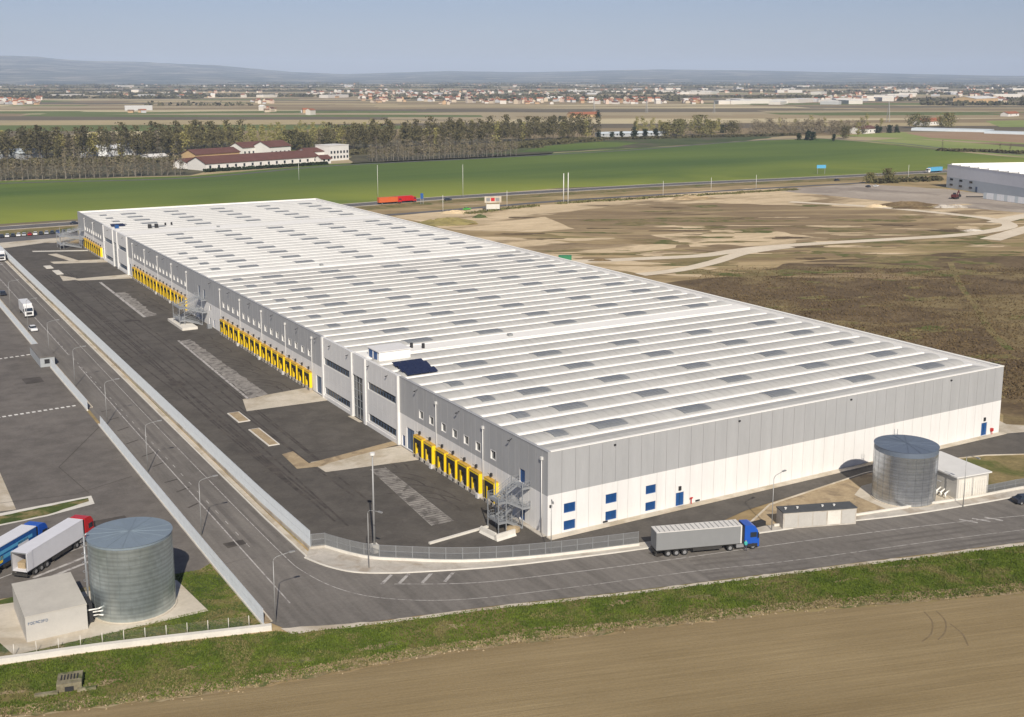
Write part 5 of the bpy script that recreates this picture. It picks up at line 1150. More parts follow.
# person beside the truck
def person(loc, rz, label):
    V = [(0, 0, .95), (0, 0, 1.15), (0, 0, 1.40), (0, 0, 1.52), (.02, 0, 1.63), (.03, 0, 1.72), (0, .10, .90), (.04, .11, .50), (.0, .12, .08), (.14, .13, .04), (0, -.10, .90), (-.04, -.11, .50), (-.1, -.12, .08), (.03, -.13, .04), (0, .19, 1.40), (.02, .25, 1.12), (.16, .22, .92), (0, -.19, 1.40), (-.02, -.25, 1.12), (.10, -.24, .90)]
    E_ = [(0, 1), (1, 2), (2, 3), (3, 4), (4, 5), (0, 6), (6, 7), (7, 8), (8, 9), (0, 10), (10, 11), (11, 12), (12, 13), (2, 14), (14, 15), (15, 16), (2, 17), (17, 18), (18, 19)]
    rad = [.15, .14, .16, .06, .10, .09, .10, .07, .05, .045, .10, .07, .05, .045, .07, .05, .035, .07, .05, .035]
    me = bpy.data.meshes.new('person'); me.from_pydata(V, E_, []); o = bpy.data.objects.new('person', me); COL.objects.link(o)
    sk = o.modifiers.new('skin', 'SKIN'); o.modifiers.new('sub', 'SUBSURF').levels = 1
    for i, r_ in enumerate(rad): me.skin_vertices[0].data[i].radius = (r_, r_)
    me.skin_vertices[0].data[0].use_root = True
    m = newmat('person_clothes', (.05, .30, .28), .8); N, L, B = nodes(m); s = N.new('ShaderNodeSeparateXYZ'); L.new(N.new('ShaderNodeTexCoord').outputs['Object'], s.inputs[0])
    mr = N.new('ShaderNodeMapRange'); mr.inputs['From Max'].default_value = 1.8; L.new(s.outputs[2], mr.inputs[0])
    c = ramp(m, mr.outputs[0], [(0, (.02, .02, .02)), (.05, (.05, .05, .08)), (.52, (.05, .38, .34)), (.85, (.45, .28, .2)), (.94, (.05, .03, .02))]); c.node.color_ramp.interpolation = 'CONSTANT'; setcol(m, c)
    me.materials.append(m); o.location = loc; o.rotation_euler = (0, 0, rz); tag(o, 'person in a teal jacket standing beside the cab of the blue truck', 'person')
g = at(745.5, 551.5); person((g[0], g[1], .12), R(60), '')
# ================================================================ farm complex behind the green field
M['plaster'] = paint('white_plaster', (.72, .70, .66), .8, .06, .1); M['ochre'] = paint('ochre_plaster', (.55, .38, .20), .8, .08, .1)
M['tile'] = paint('red_roof_tile', (.15, .065, .05), .8, .12, .15); M['tileo'] = paint('orange_roof_tile', (.36, .13, .06), .8, .12, .15)
def pt(px_, py): return Vector(at(px_, py))
def gable(px0, py0, px1, py1, depth, h, rh, label, wall='plaster', roof='tile', wins=10, cat='building', name='farm_building', flat=False):
    a, b = pt(px0, py0), pt(px1, py1); t = b - a; L_ = t.length; r_ = empty(name, (a.x, a.y, 0), math.atan2(t.y, t.x), label, cat)
    mb = MB(); mb.box(0, L_, 0, depth, 0, h)
    if not flat:
        for x in (0.02, L_ - .02): mb.add([(x, 0, h), (x, depth, h), (x, depth / 2, h + rh)], [(0, 1, 2)])
    mb.build('wall', M[wall], r_)
    if flat: mb = MB(); mb.box(-.3, L_ + .3, -.3, depth + .3, h, h + .5); rf = mb.build('roof', M[roof], r_)
    else:
        e = .8; s_ = rh / (depth / 2); mb = MB()
        for sgn in (0, 1):
            y0 = -e if sgn == 0 else depth + e; z0 = h - e * s_
            q = [(-e, y0, z0), (L_ + e, y0, z0), (L_ + e, depth / 2, h + rh), (-e, depth / 2, h + rh)]
            if sgn: q = q[::-1]
            mb.add(q + [(x, y, z + .35) for x, y, z in q], [(0, 3, 2, 1), (4, 5, 6, 7), (0, 1, 5, 4), (1, 2, 6, 5), (2, 3, 7, 6), (3, 0, 4, 7)])
        rf = mb.build('roof', M[roof], r_)
    for k in range(wins):
        x = (k + .5) * L_ / wins; st = 2 if h > 9 else 1
        for s2 in range(st): mb = MB(); mb.box(x - .9, x + .9, -.12, 0, 1.8 + s2 * 4.2, 4.0 + s2 * 4.2); mb.build('window', M['glass'], r_)
    return r_, L_, rf
gable(206, 171.0, 319, 163.0, 24, 5.5, 4.5, 'long white barn with dark red roof at the edge of the green field', wins=14)
gable(188, 169.0, 205, 167.5, 16, 4.5, 3, 'small white outbuilding at the left end of the long red roofed barn', wins=2)
gable(196, 162.5, 240, 159.2, 18, 6.5, 3.5, 'ochre farm building behind the left end of the long barn', 'ochre', 'tile', 4)
gable(243, 156.0, 268, 154.2, 18, 7.5, 4, 'white farmhouse with red roof and chimneys behind the long barn', wins=6)
gable(270, 156.0, 291, 154.4, 22, 8.0, 4.5, 'white farmhouse with large red roof and arched openings behind the long barn', wins=5)
gable(308, 161.5, 328, 160.4, 18, 8, 2.5, 'white farm wing with dark arches left of the three storey block', 'plaster', 'tile', 5)
r_, L_, _rf = gable(330, 161.0, 349, 159.6, 18, 12.5, 0, 'white flat roofed three storey block at the right end of the farm', 'plaster', 'plaster', 6, flat=True)
gable(322, 163.8, 331, 163.2, 10, 4, 2.5, 'low white annex in front of the three storey block', wins=2)
gable(20, 162, 44, 160, 30, 7, 3, 'pale blue grey shed glimpsed behind the left poplars', 'ghgrey', 'hallg', 0); gable(108, 158.5, 124, 157, 30, 8, 3, 'pale shed seen through the poplars, left of the two', 'hallw', 'hallw', 0); gable(128, 157, 141, 156, 26, 8, 3, 'pale shed seen through the poplars, right of the two', 'hallw', 'hallw', 0); gable(150, 161.5, 168, 160.5, 14, 4, 1.5, 'low white shed behind the poplars left of the farm', 'plaster', 'plaster', 0)
gable(600, 137.2, 668, 135.8, 14, 4, 1.5, 'long low grey stable roofs in the dark hedge line behind the green meadow', 'ghgrey', 'hallg', 10)
gable(861, 134, 876, 133, 16, 6, 3, 'white house with red roof among the bare trees right of centre', wins=4)
gable(922, 126, 946, 124.5, 14, 6, 4, 'white house with red roof between the round trees and the right edge', 'plaster', 'tileo', 5)
gable(1008, 116.5, 1019, 116, 14, 5, 3, 'small pale house by the right picture edge in the fields', 'plaster', 'tileo', 2); gable(572, 117.5, 600, 116.8, 14, 5, 3.5, 'farmhouse with orange roof above the right end of the poplar rows', 'ochre', 'tileo', 4)
gable(976, 103.5, 998, 102.5, 60, 12, 5, 'large pale yellow building in the fields at the right', 'ochre', 'plaster', 0); gable(1000, 102.5, 1006, 102, 30, 10, 4, 'pale building right of the large yellow one', 'plaster', 'tileo', 0)
M['poly'] = paint('polytunnel_film', (.55, .60, .62), .4, .05, .1)
def tunnel(px0, py0, px1, py1, label, nrow=3):
    a, b = pt(px0, py0), pt(px1, py1); t = b - a; r_ = empty('polytunnel', (a.x, a.y, 0), math.atan2(t.y, t.x), label, 'greenhouse')
    for k in range(nrow):
        mb = MB(); n = 8; vs = [(x, k * 9 + 4.3 * (1 - math.cos(math.pi * i / n)), 3.4 * math.sin(math.pi * i / n)) for i in range(n + 1) for x in (0, t.length)]
        mb.add(vs, [(2 * i, 2 * i + 1, 2 * i + 3, 2 * i + 2) for i in range(n)], 0, True); mb.add([v for v in vs[::2]], [tuple(range(n + 1))]); mb.build('tunnel', M['poly'], r_)
tunnel(911, 130.5, 990, 132.5, 'long white polytunnels below the house with the red roof'); tunnel(984, 133.5, 1080, 136.5, 'white polytunnels running to the right picture edge', 2)

# ================================================================ trees
def foliage(name, dark, light):
    m = newmat(name, dark, .9, spec=.15); N, L, B = nodes(m); v = pos(m)
    oi = N.new('ShaderNodeObjectInfo')
    n = noise(m, v, .28, 3, .6); c = ramp(m, n, [(.35, dark), (.68, light)])
    c = mix(m, c, ramp(m, oi.outputs['Random'], [(0, (.68, .64, .62)), (.5, (1, 1, .92)), (1, (1.32, 1.25, 1.05))]), 1.0, 'MULTIPLY'); setcol(m, c); return m
M['f_olive'] = foliage('olive_budding_foliage', (.060, .058, .036), (.125, .112, .060)); M['f_bare'] = foliage('bare_twig_grey', (.15, .13, .10), (.23, .20, .15)); M['f_pale'] = foliage('pale_budding_foliage', (.20, .19, .075), (.30, .27, .11)); M['f_dark'] = foliage('dark_conifer_foliage', (.016, .026, .016), (.035, .05, .028)); M['f_round'] = foliage('spring_green_brown_foliage', (.11, .11, .05), (.19, .175, .08))
M['f_scrub'] = foliage('dead_scrub', (.085, .06, .035), (.18, .13, .07)); M['bark'] = paint('grey_bark', (.13, .11, .09), .9, .15, 1); M['barkl'] = paint('pale_bark', (.26, .23, .19), .9, .15, 1)
def tree_mesh(kind, h, w_, seed, nleaf, leaf, z_lo, mat_, bark):
    r2 = np.random.default_rng(seed); rd = random.Random(seed); mb = MB()
    mb.bar((0, 0, 0), (rd.uniform(-.2, .2), rd.uniform(-.2, .2), h * .55), h * .011 + .06, 5, r2=h * .006 + .03); mb.bar((0, 0, h * .54), (0, 0, h * .92), h * .006 + .03, 4, r2=.03)
    for k in range(9):
        z = h * (z_lo + (.85 - z_lo) * k / 9); a = rd.uniform(0, 6.28); l = w_ * .42 * (1 - .4 * k / 9); mb.bar((0, 0, z), (l * math.cos(a), l * math.sin(a), z + l * (1.4 if kind == 'poplar' else .7)), .07, 3, r2=.02)
    tr = mb.mesh('trunk', M[bark])
    # crown: clumps of small leaf-sized faces inside a bumpy envelope
    nc = 26; cl = []
    for i in range(nc):
        t = rd.random(); z = z_lo + (1 - z_lo) * t
        if kind == 'poplar': env = .5 * w_ * (math.sin(math.pi * min(1, .12 + .85 * t)) ** .6) * .85
        elif kind == 'cone': env = .5 * w_ * (1 - t) * 1.0
        else: env = .5 * w_ * math.sqrt(max(.02, 1 - (2 * t - .9) ** 2)) * .85
        a = rd.uniform(0, 6.28); q = env * math.sqrt(rd.uniform(.1, 1)); cl.append((q * math.cos(a), q * math.sin(a), z * h * .97, rd.uniform(.6, 1.2) * w_ * .16))
    cl = np.array(cl); idx = r2.integers(0, nc, nleaf); c = cl[idx, :3] + r2.normal(size=(nleaf, 3)) * cl[idx, 3:4] * np.array([1, 1, .9])
    c[:, 2] = np.clip(c[:, 2], h * z_lo * .9, h)
    u = r2.normal(size=(nleaf, 3)); u /= np.linalg.norm(u, axis=1)[:, None]; v = np.cross(u, r2.normal(size=(nleaf, 3))); v /= np.linalg.norm(v, axis=1)[:, None]
    s = leaf * r2.uniform(.6, 1.3, (nleaf, 1)); u = u * s; v = v * s * .8
    co = np.stack([c - u - v, c + u - v, c + u * .6 + v, c - u * .8 + v * .7], 1).reshape(-1, 3)
    me = bpy.data.meshes.new('crown'); me.from_pydata(co.tolist(), [], np.arange(nleaf * 4).reshape(-1, 4).tolist()); me.materials.append(M[mat_]); me.update()
    return tr, me, co
TK = {}
for i in range(3):
    TK['bare', i] = tree_mesh('poplar', 17 + i, 5.0, 10 + i, 170, .34, .18, 'f_bare', 'barkl')
    TK['olive', i] = tree_mesh('poplar', 23 + 1.5 * i, 8.5, 20 + i, 300, .60, .30, 'f_olive', 'bark')
    TK['pale', i] = tree_mesh('poplar', 16 + i, 6.5, 30 + i, 260, .5, .2, 'f_pale', 'barkl')
    TK['dark', i] = tree_mesh('cone', 9 + i, 7, 40 + i, 420, .6, .04, 'f_dark', 'bark')
    TK['twig', i] = tree_mesh('round', 15 + i, 12, 60 + i, 420, .5, .1, 'f_bare', 'barkl')
    TK['round', i] = tree_mesh('round', 17 + 2 * i, 19 + i, 50 + i, 800, .7, .12, 'f_round', 'bark')
LBL = {'twig': 'bare grey brown tree in the loose grove', 'bare': 'bare thin poplar behind the green field', 'olive': 'dark olive poplar of the plantation', 'pale': 'pale budding poplar among the darker trees', 'dark': 'low dark conifer bush in the hedge line', 'round': 'broad round crowned tree budding pale green'}
spots = []
rt = random.Random(11)
def row(kind, p0, p1, step, jit=1.5, depth=0, rows=1):
    a, b = pt(*p0), pt(*p1); t = (b - a); n = max(1, int(t.length / step)); tn = t.normalized(); nn = Vector((-tn.y, tn.x))
    for r0 in range(rows):
        for k in range(n):
            if rt.random() < .06: continue
            p = a.lerp(b, (k + .5 * (r0 % 2)) / n) + nn * (r0 * depth) + Vector((rt.uniform(-jit, jit), rt.uniform(-jit, jit))); kk = kind
            if kind == 'olive': kk = rt.choices(['olive', 'pale', 'bare'], [.78, .12, .10])[0]
            spots.append((p.x, p.y, kk, rt.uniform(.72, 1.15) * (1.2 if kk != kind else 1)))
row('bare', (-70, 184), (188, 174.5), 4.6, .8, 9, 2)
row('bare', (372, 161.5), (520, 155.5), 4.8, .8, 9, 2)
row('olive', (-70, 165), (190, 158), 8.0, 3, 14, 7)
row('olive', (190, 152), (250, 149), 9, 3, 18, 4)
row('pale', (170, 148), (345, 145), 8, 3, 16, 3)
row('olive', (345, 153), (480, 147.5), 8.0, 3, 13, 6)
row('olive', (480, 146.5), (602, 139), 8.0, 2, 14, 4)
row('round', (285, 151), (345, 149), 17, 5, 20, 2)
row('pale', (170, 142), (370, 136.5), 10, 4, 22, 2)
row('pale', (370, 134.5), (500, 131), 13, 4, 22, 1)
row('round', (664, 136), (693, 135.5), 13, 3, 14, 2); row('round', (728, 135), (752, 134.5), 17, 3, 12, 1); row('round', (697, 135.5), (723, 135), 17, 3, 12, 1)
row('pale', (636, 132.5), (664, 131.5), 9, 3, 12, 2); row('pale', (692, 133.5), (724, 133), 10, 3, 12, 2)
row('twig', (755, 135), (872, 134), 11, 5, 22, 3); row('pale', (780, 130), (900, 128), 22, 8, 40, 1)
row('dark', (799, 140), (826, 141), 9, 2, 6, 2); row('dark', (833, 141), (847, 141.5), 9, 2, 6, 1); row('dark', (600, 138.5), (667, 137.5), 13, 2, 6, 1); row('dark', (876, 133), (902, 133), 12, 4, 8, 2)
for (x, y, k, s_) in ((914, 128, 'round', 1.0), (925, 129, 'round', .8), (948, 127.5, 'round', 1.15), (941, 128, 'round', .8), (845, 139, 'round', .7), (858, 137, 'pale', 1), (942, 151, 'bare', .55), (870, 183.5, 'round', .42), (888, 183, 'round', .5), (722, 133, 'dark', 1.1), (1000, 150, 'bare', .5), (1010, 151, 'bare', .5), (560, 122, 'dark', .9), (598, 118, 'dark', 1.2)):
    g = pt(x, y); spots.append((g.x, g.y, k, s_))
pxpy = []
def vis_key(s):
    return math.hypot(s[0] - CAM.x, s[1] - CAM.y) * (1.0 if s[2] != 'bare' else 1.05)
special = [s for s in spots if s[2] in ('round', 'dark')]
rest = sorted([s for s in spots if s[2] not in ('round', 'dark')], key=vis_key)
indiv = special + rest[:215]; mass = rest[215:]
cnt = {}
def reg(x, y):
    v = Vector((x, y, 0)) - CAM; px_ = 512 + FPX * v.dot(_r) / v.dot(_f)
    return ', far left of the white farm' if px_ < 95 else ', just left of the white farm' if px_ < 205 else ', behind the white farm' if px_ < 352 else ', right of the white farm' if px_ < 480 else ', near the right end of the plantation' if px_ < 625 else ', right of the plantation' if px_ < 760 else ', at the right of the view'
POSW = ['at the left end of its row', 'left of the farm', 'near the farm', 'right of the farm', 'in the middle distance', 'towards the right of the view', 'at the right of the view']
for (x, y, kind, s_) in indiv:
    i = cnt.get(kind, 0); cnt[kind] = i + 1; tr, cr, _ = TK[kind, i % 3]
    g = {'twig': 'bare grey trees right of centre', 'bare': 'bare poplars behind the green field', 'olive': 'dark poplars of the plantation', 'pale': 'pale poplars in and beyond the plantation', 'dark': 'dark conifer bushes in the hedge', 'round': 'broad trees in the fields'}[kind]
    r_ = empty('poplar_tree' if kind in ('bare', 'olive', 'pale') else 'bare_tree' if kind == 'twig' else 'conifer_bush' if kind == 'dark' else 'broad_tree', (x, y, 0), rt.uniform(0, 6.28), LBL[kind] + reg(x, y), 'tree' if kind != 'dark' else 'bush', g)
    r_.scale = (s_, s_, s_); inst('trunk', tr, r_); inst('crown', cr, r_)
def merge_quads(name, coords, mats, label, cat=None):
    co = np.concatenate(coords); n = len(co) // 4; me = bpy.data.meshes.new(name)
    me.vertices.add(len(co)); me.vertices.foreach_set('co', co.astype(np.float32).ravel()); me.loops.add(n * 4); me.loops.foreach_set('vertex_index', np.arange(n * 4, dtype=np.int32))
    me.polygons.add(n); me.polygons.foreach_set('loop_start', np.arange(0, n * 4, 4, dtype=np.int32)); me.polygons.foreach_set('loop_total', np.full(n, 4, dtype=np.int32)); me.materials.append(mats); me.update(); me.validate()
    o = link(bpy.data.objects.new(name, me)); tag(o, label, cat, kind='stuff'); return o
for kind, nm, lb in (('olive', 'poplar_plantation', 'mass of dark olive poplars filling the plantation behind the front rows'), ('pale', 'budding_woodland', 'mass of pale budding trees beyond the dark plantation'), ('twig', 'bare_grove', 'mass of bare branching trees of the loose grove right of centre'), ('bare', 'bare_woodland', 'mass of bare grey trees in the fields right of centre')):
    cs_ = []; ms = [s for s in mass if s[2] == kind]
    for j, (x, y, k, s_) in enumerate(ms):
        co = TK[kind, j % 3][2]; a = rt.uniform(0, 6.28); rot = np.array([[math.cos(a), -math.sin(a), 0], [math.sin(a), math.cos(a), 0], [0, 0, 1]])
        cs_.append((co @ rot.T) * s_ + np.array([x, y, 0])); h_ = 14 * s_
        for q in (0, 1.57): cx, sx = .18 * math.cos(q), .18 * math.sin(q); cs_.append(np.array([[x - cx, y - sx, 0], [x + cx, y + sx, 0], [x + cx * .5, y + sx * .5, h_], [x - cx * .5, y - sx * .5, h_]]))
    if cs_: merge_quads(nm, cs_, M['f_' + kind if kind != 'twig' else 'f_bare'], lb)
# shrubs under the plantation and hedge lines, as undergrowth
def clumps(name, pts, size, n, hh, mat_, label, spread, seed=1):
    r2 = np.random.default_rng(seed); P = np.array(pts); idx = r2.integers(0, len(P), n)
    c = np.zeros((n, 3)); c[:, :2] = P[idx] + r2.normal(size=(n, 2)) * spread; c[:, 2] = r2.uniform(0, 1, n) ** 1.3 * hh
    u = r2.normal(size=(n, 3)); u /= np.linalg.norm(u, axis=1)[:, None]; v = np.cross(u, r2.normal(size=(n, 3))); v /= np.linalg.norm(v, axis=1)[:, None]
    s = size * r2.uniform(.5, 1.4, (n, 1)); u *= s; v *= s
    return merge_quads(name, [np.stack([c - u - v, c + u - v, c + u + v, c - u + v * .7], 1).reshape(-1, 3)], M[mat_], label)
def line_pts(*seg):
    out = []
    for (p0, p1, dpt) in seg:
        a, b = pt(*p0), pt(*p1); n = int((b - a).length / 3) + 1; t = (b - a).normalized(); nn = Vector((-t.y, t.x))
        for k in range(n): p = a.lerp(b, k / n) + nn * rt.uniform(0, dpt); out.append((p.x, p.y))
    return out
clumps('undergrowth', line_pts(((-70, 170), (190, 162), 60), ((345, 156), (545, 148), 50), ((480, 150), (602, 141), 30)), .9, 26000, 3.2, 'f_olive', 'dark tangled undergrowth below the poplar plantation', 3)
clumps('hedge', line_pts(((206, 172.3), (330, 164.5), 2)), .6, 3500, 2.2, 'f_dark', 'dark clipped hedge in front of the long white barn', .7, 2)
clumps('roadside_scrub', line_pts(((560, 141), (800, 135.5), 14), ((940, 151), (1080, 156), 10), ((880, 183.5), (945, 180), 6)), .8, 9000, 2.2, 'f_olive', 'dark hedge and scrub line behind the green field', 2, 3)
clumps('roadside_bushes', line_pts(((560, 204), (800, 190), 4), ((470, 214), (540, 206), 3)), .35, 5000, .8, 'f_round', 'low dry weeds along the frontage road', 1.2, 4)
clumps('brown_scrub', [at(rt.uniform(700, 1060), rt.uniform(268, 400)) for _ in range(2500)], .15, 45000, .45, 'f_scrub', 'low brown dead scrub covering the ground behind the warehouse', 3, 5)

# ================================================================ verge tufts
def in_poly(p, poly):
    x, y = p; c = False; j = len(poly) - 1
    for i in range(len(poly)):
        if (poly[i][1] > y) != (poly[j][1] > y) and x < (poly[j][0] - poly[i][0]) * (y - poly[i][1]) / (poly[j][1] - poly[i][1] + 1e-12) + poly[i][0]: c = not c
        j = i
    return c
def tufts(name, poly, n, h, wd, mat_, label, seed=1, z=.08):
    r2 = random.Random(seed); xs = [p[0] for p in poly]; ys = [p[1] for p in poly]; pts = []
    while len(pts) < n:
        p = (r2.uniform(max(min(xs), -90), min(max(xs), 80)), r2.uniform(min(ys), max(ys)))
        if in_poly(p, poly): pts.append(p)
    P = np.array(pts); r3 = np.random.default_rng(seed); n = len(P); out = []
    for k in range(3):
        a = r3.uniform(0, 6.28, n); hh = h * r3.uniform(.4, 1.3, n); ww = wd * r3.uniform(.6, 1.4, n); dx, dy = np.cos(a) * ww, np.sin(a) * ww; lx, ly = r3.normal(0, h * .35, n), r3.normal(0, h * .35, n)
        x, y = P[:, 0] + r3.normal(0, .08, n), P[:, 1] + r3.normal(0, .08, n); zz = np.full(n, z)
        out.append(np.stack([np.stack([x - dx, y - dy, zz], 1), np.stack([x + dx, y + dy, zz], 1), np.stack([x + dx * .4 + lx, y + dy * .4 + ly, zz + hh], 1), np.stack([x - dx * .4 + lx, y - dy * .4 + ly, zz + hh], 1)], 1).reshape(-1, 3))
    return merge_quads(name, out, M[mat_], label)
M['tuft'] = ground_mat('tuft_green', (.058, .092, .012), (.12, .16, .022), .3, (.17, .15, .06), .18, .95, 2.2, .5); M['tuftdry'] = ground_mat('tuft_dry', (.20, .155, .08), (.30, .24, .13), .5, (.09, .11, .03), .35, .95, 2.2, .4)
tufts('verge_grass_tufts', VERGE, 34000, .17, .07, 'tuft', 'green grass tufts growing on the roadside verge', 1)
MARG = [(-95, -1.5), (-81, -11), (-75, -13), (-57, -18), (-30, -23), (-10.7, -28.2), (13.6, -35.6), (47.5, -48), (100, -68), (100, -72), (47.5, -51.2), (13.6, -38.2), (-30, -25.4), (-57, -20.8), (-81, -13.4), (-95, -3.2)]
tufts('dry_margin_tufts', MARG, 5500, .14, .09, 'tuftdry', 'dry straw and weeds along the ploughed field edge', 2, .1)
LAWN = [(-80, 18.5), (-75.5, 19.5), (-60, 16.4), (-50.5, 15.4), (-48.4, 17), (-48.2, -6.5), (-68, -1.2), (-79.5, 1.2)]
tufts('lawn_tufts', [(-53.0, 2.0), (-54.2, 13.5), (-60, 16), (-50.5, 15.2), (-48.6, 16.5), (-48.4, -6.2), (-68, -.8), (-79, 1.3), (-77.7, 1.2)], 6000, .09, .06, 'tuft', 'short lawn grass around the left tank pad', 3, .1)
mb = MB(); rs = random.Random(5)
for k in range(900):
    x = rs.uniform(-82, 60); i = 0
    yb = np.interp(x, [-81, -57, -30, -10.7, 13.6, 47.5, 62], [-12.6, -19.6, -24.4, -29.4, -37, -49.6, -56]) + rs.gauss(0, .8); s_ = rs.uniform(.05, .15)
    mb.add([(x - s_, yb - s_, .08), (x + s_, yb - s_ * .7, .08), (x + s_ * .8, yb + s_, .08), (x - s_ * .9, yb + s_ * .8, .08), (x, yb, .08 + s_ * 1.2)], [(0, 1, 4), (1, 2, 4), (2, 3, 4), (3, 0, 4)])
tag(mb.build('field_stones', M['tan']), 'scattered pale stones along the field margin', kind='stuff')

# ================================================================ far towns
HM = [paint('house_' + n, c, .8, .03, .1, spec=.2) for n, c in (('white', (.62, .58, .52)), ('cream', (.54, .45, .34)), ('ochre', (.50, .34, .20)), ('pink', (.60, .47, .38)), ('grey', (.48, .48, .48)))]
RM = [M['tileo'], M['tile'], paint('brown_tile', (.22, .14, .09), .8, .08, .1), M['deck']]
def house_mesh(w_, d_, h, rh, wm, rm):
    mb = MB(); mb.box(-w_ / 2, w_ / 2, -d_ / 2, d_ / 2, 0, h, 0); e = .6
    if rh > 0:
        for x in (-w_ / 2, w_ / 2): mb.add([(x, -d_ / 2, h), (x, d_ / 2, h), (x, 0, h + rh)], [(0, 1, 2)], 0)
        mb.add([(-w_ / 2 - e, -d_ / 2 - e, h - .3), (w_ / 2 + e, -d_ / 2 - e, h - .3), (w_ / 2 + e, 0, h + rh + .1), (-w_ / 2 - e, 0, h + rh + .1), (w_ / 2 + e, d_ / 2 + e, h - .3), (-w_ / 2 - e, d_ / 2 + e, h - .3)], [(0, 1, 2, 3), (3, 2, 4, 5)], 1)
    else: mb.box(-w_ / 2 - .2, w_ / 2 + .2, -d_ / 2 - .2, d_ / 2 + .2, h, h + .6, 1)
    return mb, [wm, rm]
HV = []
for i in range(12):
    r2 = random.Random(i); q = house_mesh(r2.uniform(9, 17), r2.uniform(8, 12), r2.choice([5, 6, 7, 9]), r2.uniform(2.5, 3.5), HM[[0, 1, 0, 2, 3, 0, 1, 0, 4, 0, 2, 0][i]], RM[[0, 2, 1, 0, 0, 0, 1, 2, 0, 0, 2, 3][i]])
    HV.append((q[0].mesh('house', q[1]), q[0], q[1]))
IV = [house_mesh(w_, d_, h, 0, HM[k], RM[3]) for (w_, d_, h, k) in ((70, 30, 9, 0), (100, 40, 10, 0), (50, 25, 8, 4), (120, 35, 9, 0))]; IV = [(q.mesh('industrial_shed', m), q, m) for q, m in IV]
rh_ = random.Random(21); HS = []
def town(x0, x1, y0, y1, n, ind=0.0, bias=1.0):
    for _ in range(n):
        HS.append((rh_.uniform(x0, x1), y0 + (y1 - y0) * rh_.random() ** bias, rh_.random() < ind))
town(480, 665, 100, 104.2, 110); town(360, 480, 96, 103, 80); town(335, 560, 90, 96.5, 120, .05); town(560, 680, 88, 95, 50, .2); town(684, 704, 101.5, 104, 18); town(722, 850, 101, 104.4, 26, .75); town(820, 900, 96, 101, 40, .3)
town(0, 40, 99.5, 105, 34); town(60, 200, 91.5, 97.5, 24, .12); town(190, 340, 92, 98, 36, .12); town(250, 275, 101, 104, 9); town(248, 275, 110, 112.5, 6); town(130, 148, 110, 113, 4, .4); town(298, 312, 112.5, 115.5, 4); town(440, 450, 103, 105, 3); town(900, 1024, 88, 98, 60, .3); town(950, 1010, 99, 103, 14); town(680, 900, 87, 96, 70, .25); town(0, 340, 84.5, 88.5, 60, .05); town(340, 1024, 84, 88, 90, .08)
ST = []
for (x, y, ind) in HS:
    g = pt(x, y); ST.append((g.x, g.y, ind))
dc = lambda s: math.hypot(s[0] - CAM.x, s[1] - CAM.y)
ST.sort(key=lambda s: dc(s) / (3.5 if s[2] else 1)); n_ind = 0; mass_mb = {}
labs = ['white walled house with orange tiled roof in the distant town', 'cream house with brown roof in the distant town', 'white house with dark red roof in the distant town', 'ochre house with orange roof in the distant town', 'pink house with orange roof in the distant town', 'white house with orange tiled roof in the distant town', 'cream house with dark red roof in the distant town', 'white house with brown roof in the distant town', 'grey house with orange roof in the distant town', 'white walled house with tiled orange roof in the distant town', 'ochre house with brown roof in the distant town', 'white flat grey roofed house in the distant town']
for k, (x, y, ind) in enumerate(ST):
    a = rh_.choice([R(-25), R(65), R(-60), R(30), R(-10)]) + rh_.uniform(-.1, .1); vi = rh_.randrange(len(IV) if ind else len(HV)); me, q, ms = (IV if ind else HV)[vi]; sc_ = rh_.uniform(.65, 1.1)
    if k < 290:
        nm = 'industrial_shed' if ind else 'house'; o = inst(nm, me, None, (x, y, 0), a, (sc_, sc_, sc_))
        tag(o, ('long low pale industrial shed on the edge of the distant town' if vi != 2 else 'smaller grey industrial shed on the edge of the distant town') if ind else labs[vi], 'shed' if ind else 'house', 'distant industrial sheds' if ind else 'houses of the distant towns')
    else:
        mm = mass_mb.setdefault('m', MB()); ca, sa = math.cos(a), math.sin(a); base = {id(HM[j]): j for j in range(5)}; ri = {id(RM[j]): 5 + j for j in range(4)}
        idx = [base.get(id(ms[0]), 0), ri.get(id(ms[1]), 5)]; n0 = len(mm.v); mm.v += [((p[0] * ca - p[1] * sa) * sc_ + x, (p[0] * sa + p[1] * ca) * sc_ + y, p[2] * sc_) for p in q.v]
        mm.f += [tuple(i + n0 for i in f) for f in q.f]; mm.m += [idx[i] for i in q.m]; mm.smooth += q.smooth
tag(mass_mb['m'].build('far_town', HM + RM), 'mass of far small houses spread over the plain', kind='stuff')
# tree belts and groves over the plain
rb = np.random.default_rng(9); C_ = []
def belt(px0, px1, py, n, hgt=10, depth=60, sz=3.2):
    n = int(n * (2.0 if py > 90 and px1 < 400 else 1.3)); a, b = pt(px0, py), pt(px1, py); t = np.array([(b - a).x, (b - a).y]); L_ = np.linalg.norm(t); nn = np.array([-t[1], t[0]]) / L_
    f = rb.uniform(0, 1, n); f = f[(np.sin(f * 37 + px0) + np.sin(f * 91 + py) + rb.normal(0, .5, len(f))) > -.9]; n = len(f)
    c = np.zeros((n, 3)); c[:, :2] = np.array([a.x, a.y]) + f[:, None] * t + nn * (rb.uniform(0, depth, n) + 25 * np.sin(f * 23))[:, None]; c[:, 2] = rb.uniform(.5, 1, n) * hgt * (.7 + .3 * np.sin(f * 160)) * rb.uniform(.2, 1, n)
    u = rb.normal(size=(n, 3)); u /= np.linalg.norm(u, axis=1)[:, None]; v = np.cross(u, rb.normal(size=(n, 3))); v /= np.linalg.norm(v, axis=1)[:, None]; u *= sz; v *= sz
    C_.append(np.stack([c - u - v, c + u - v, c + u + v, c - u + v], 1).reshape(-1, 3))
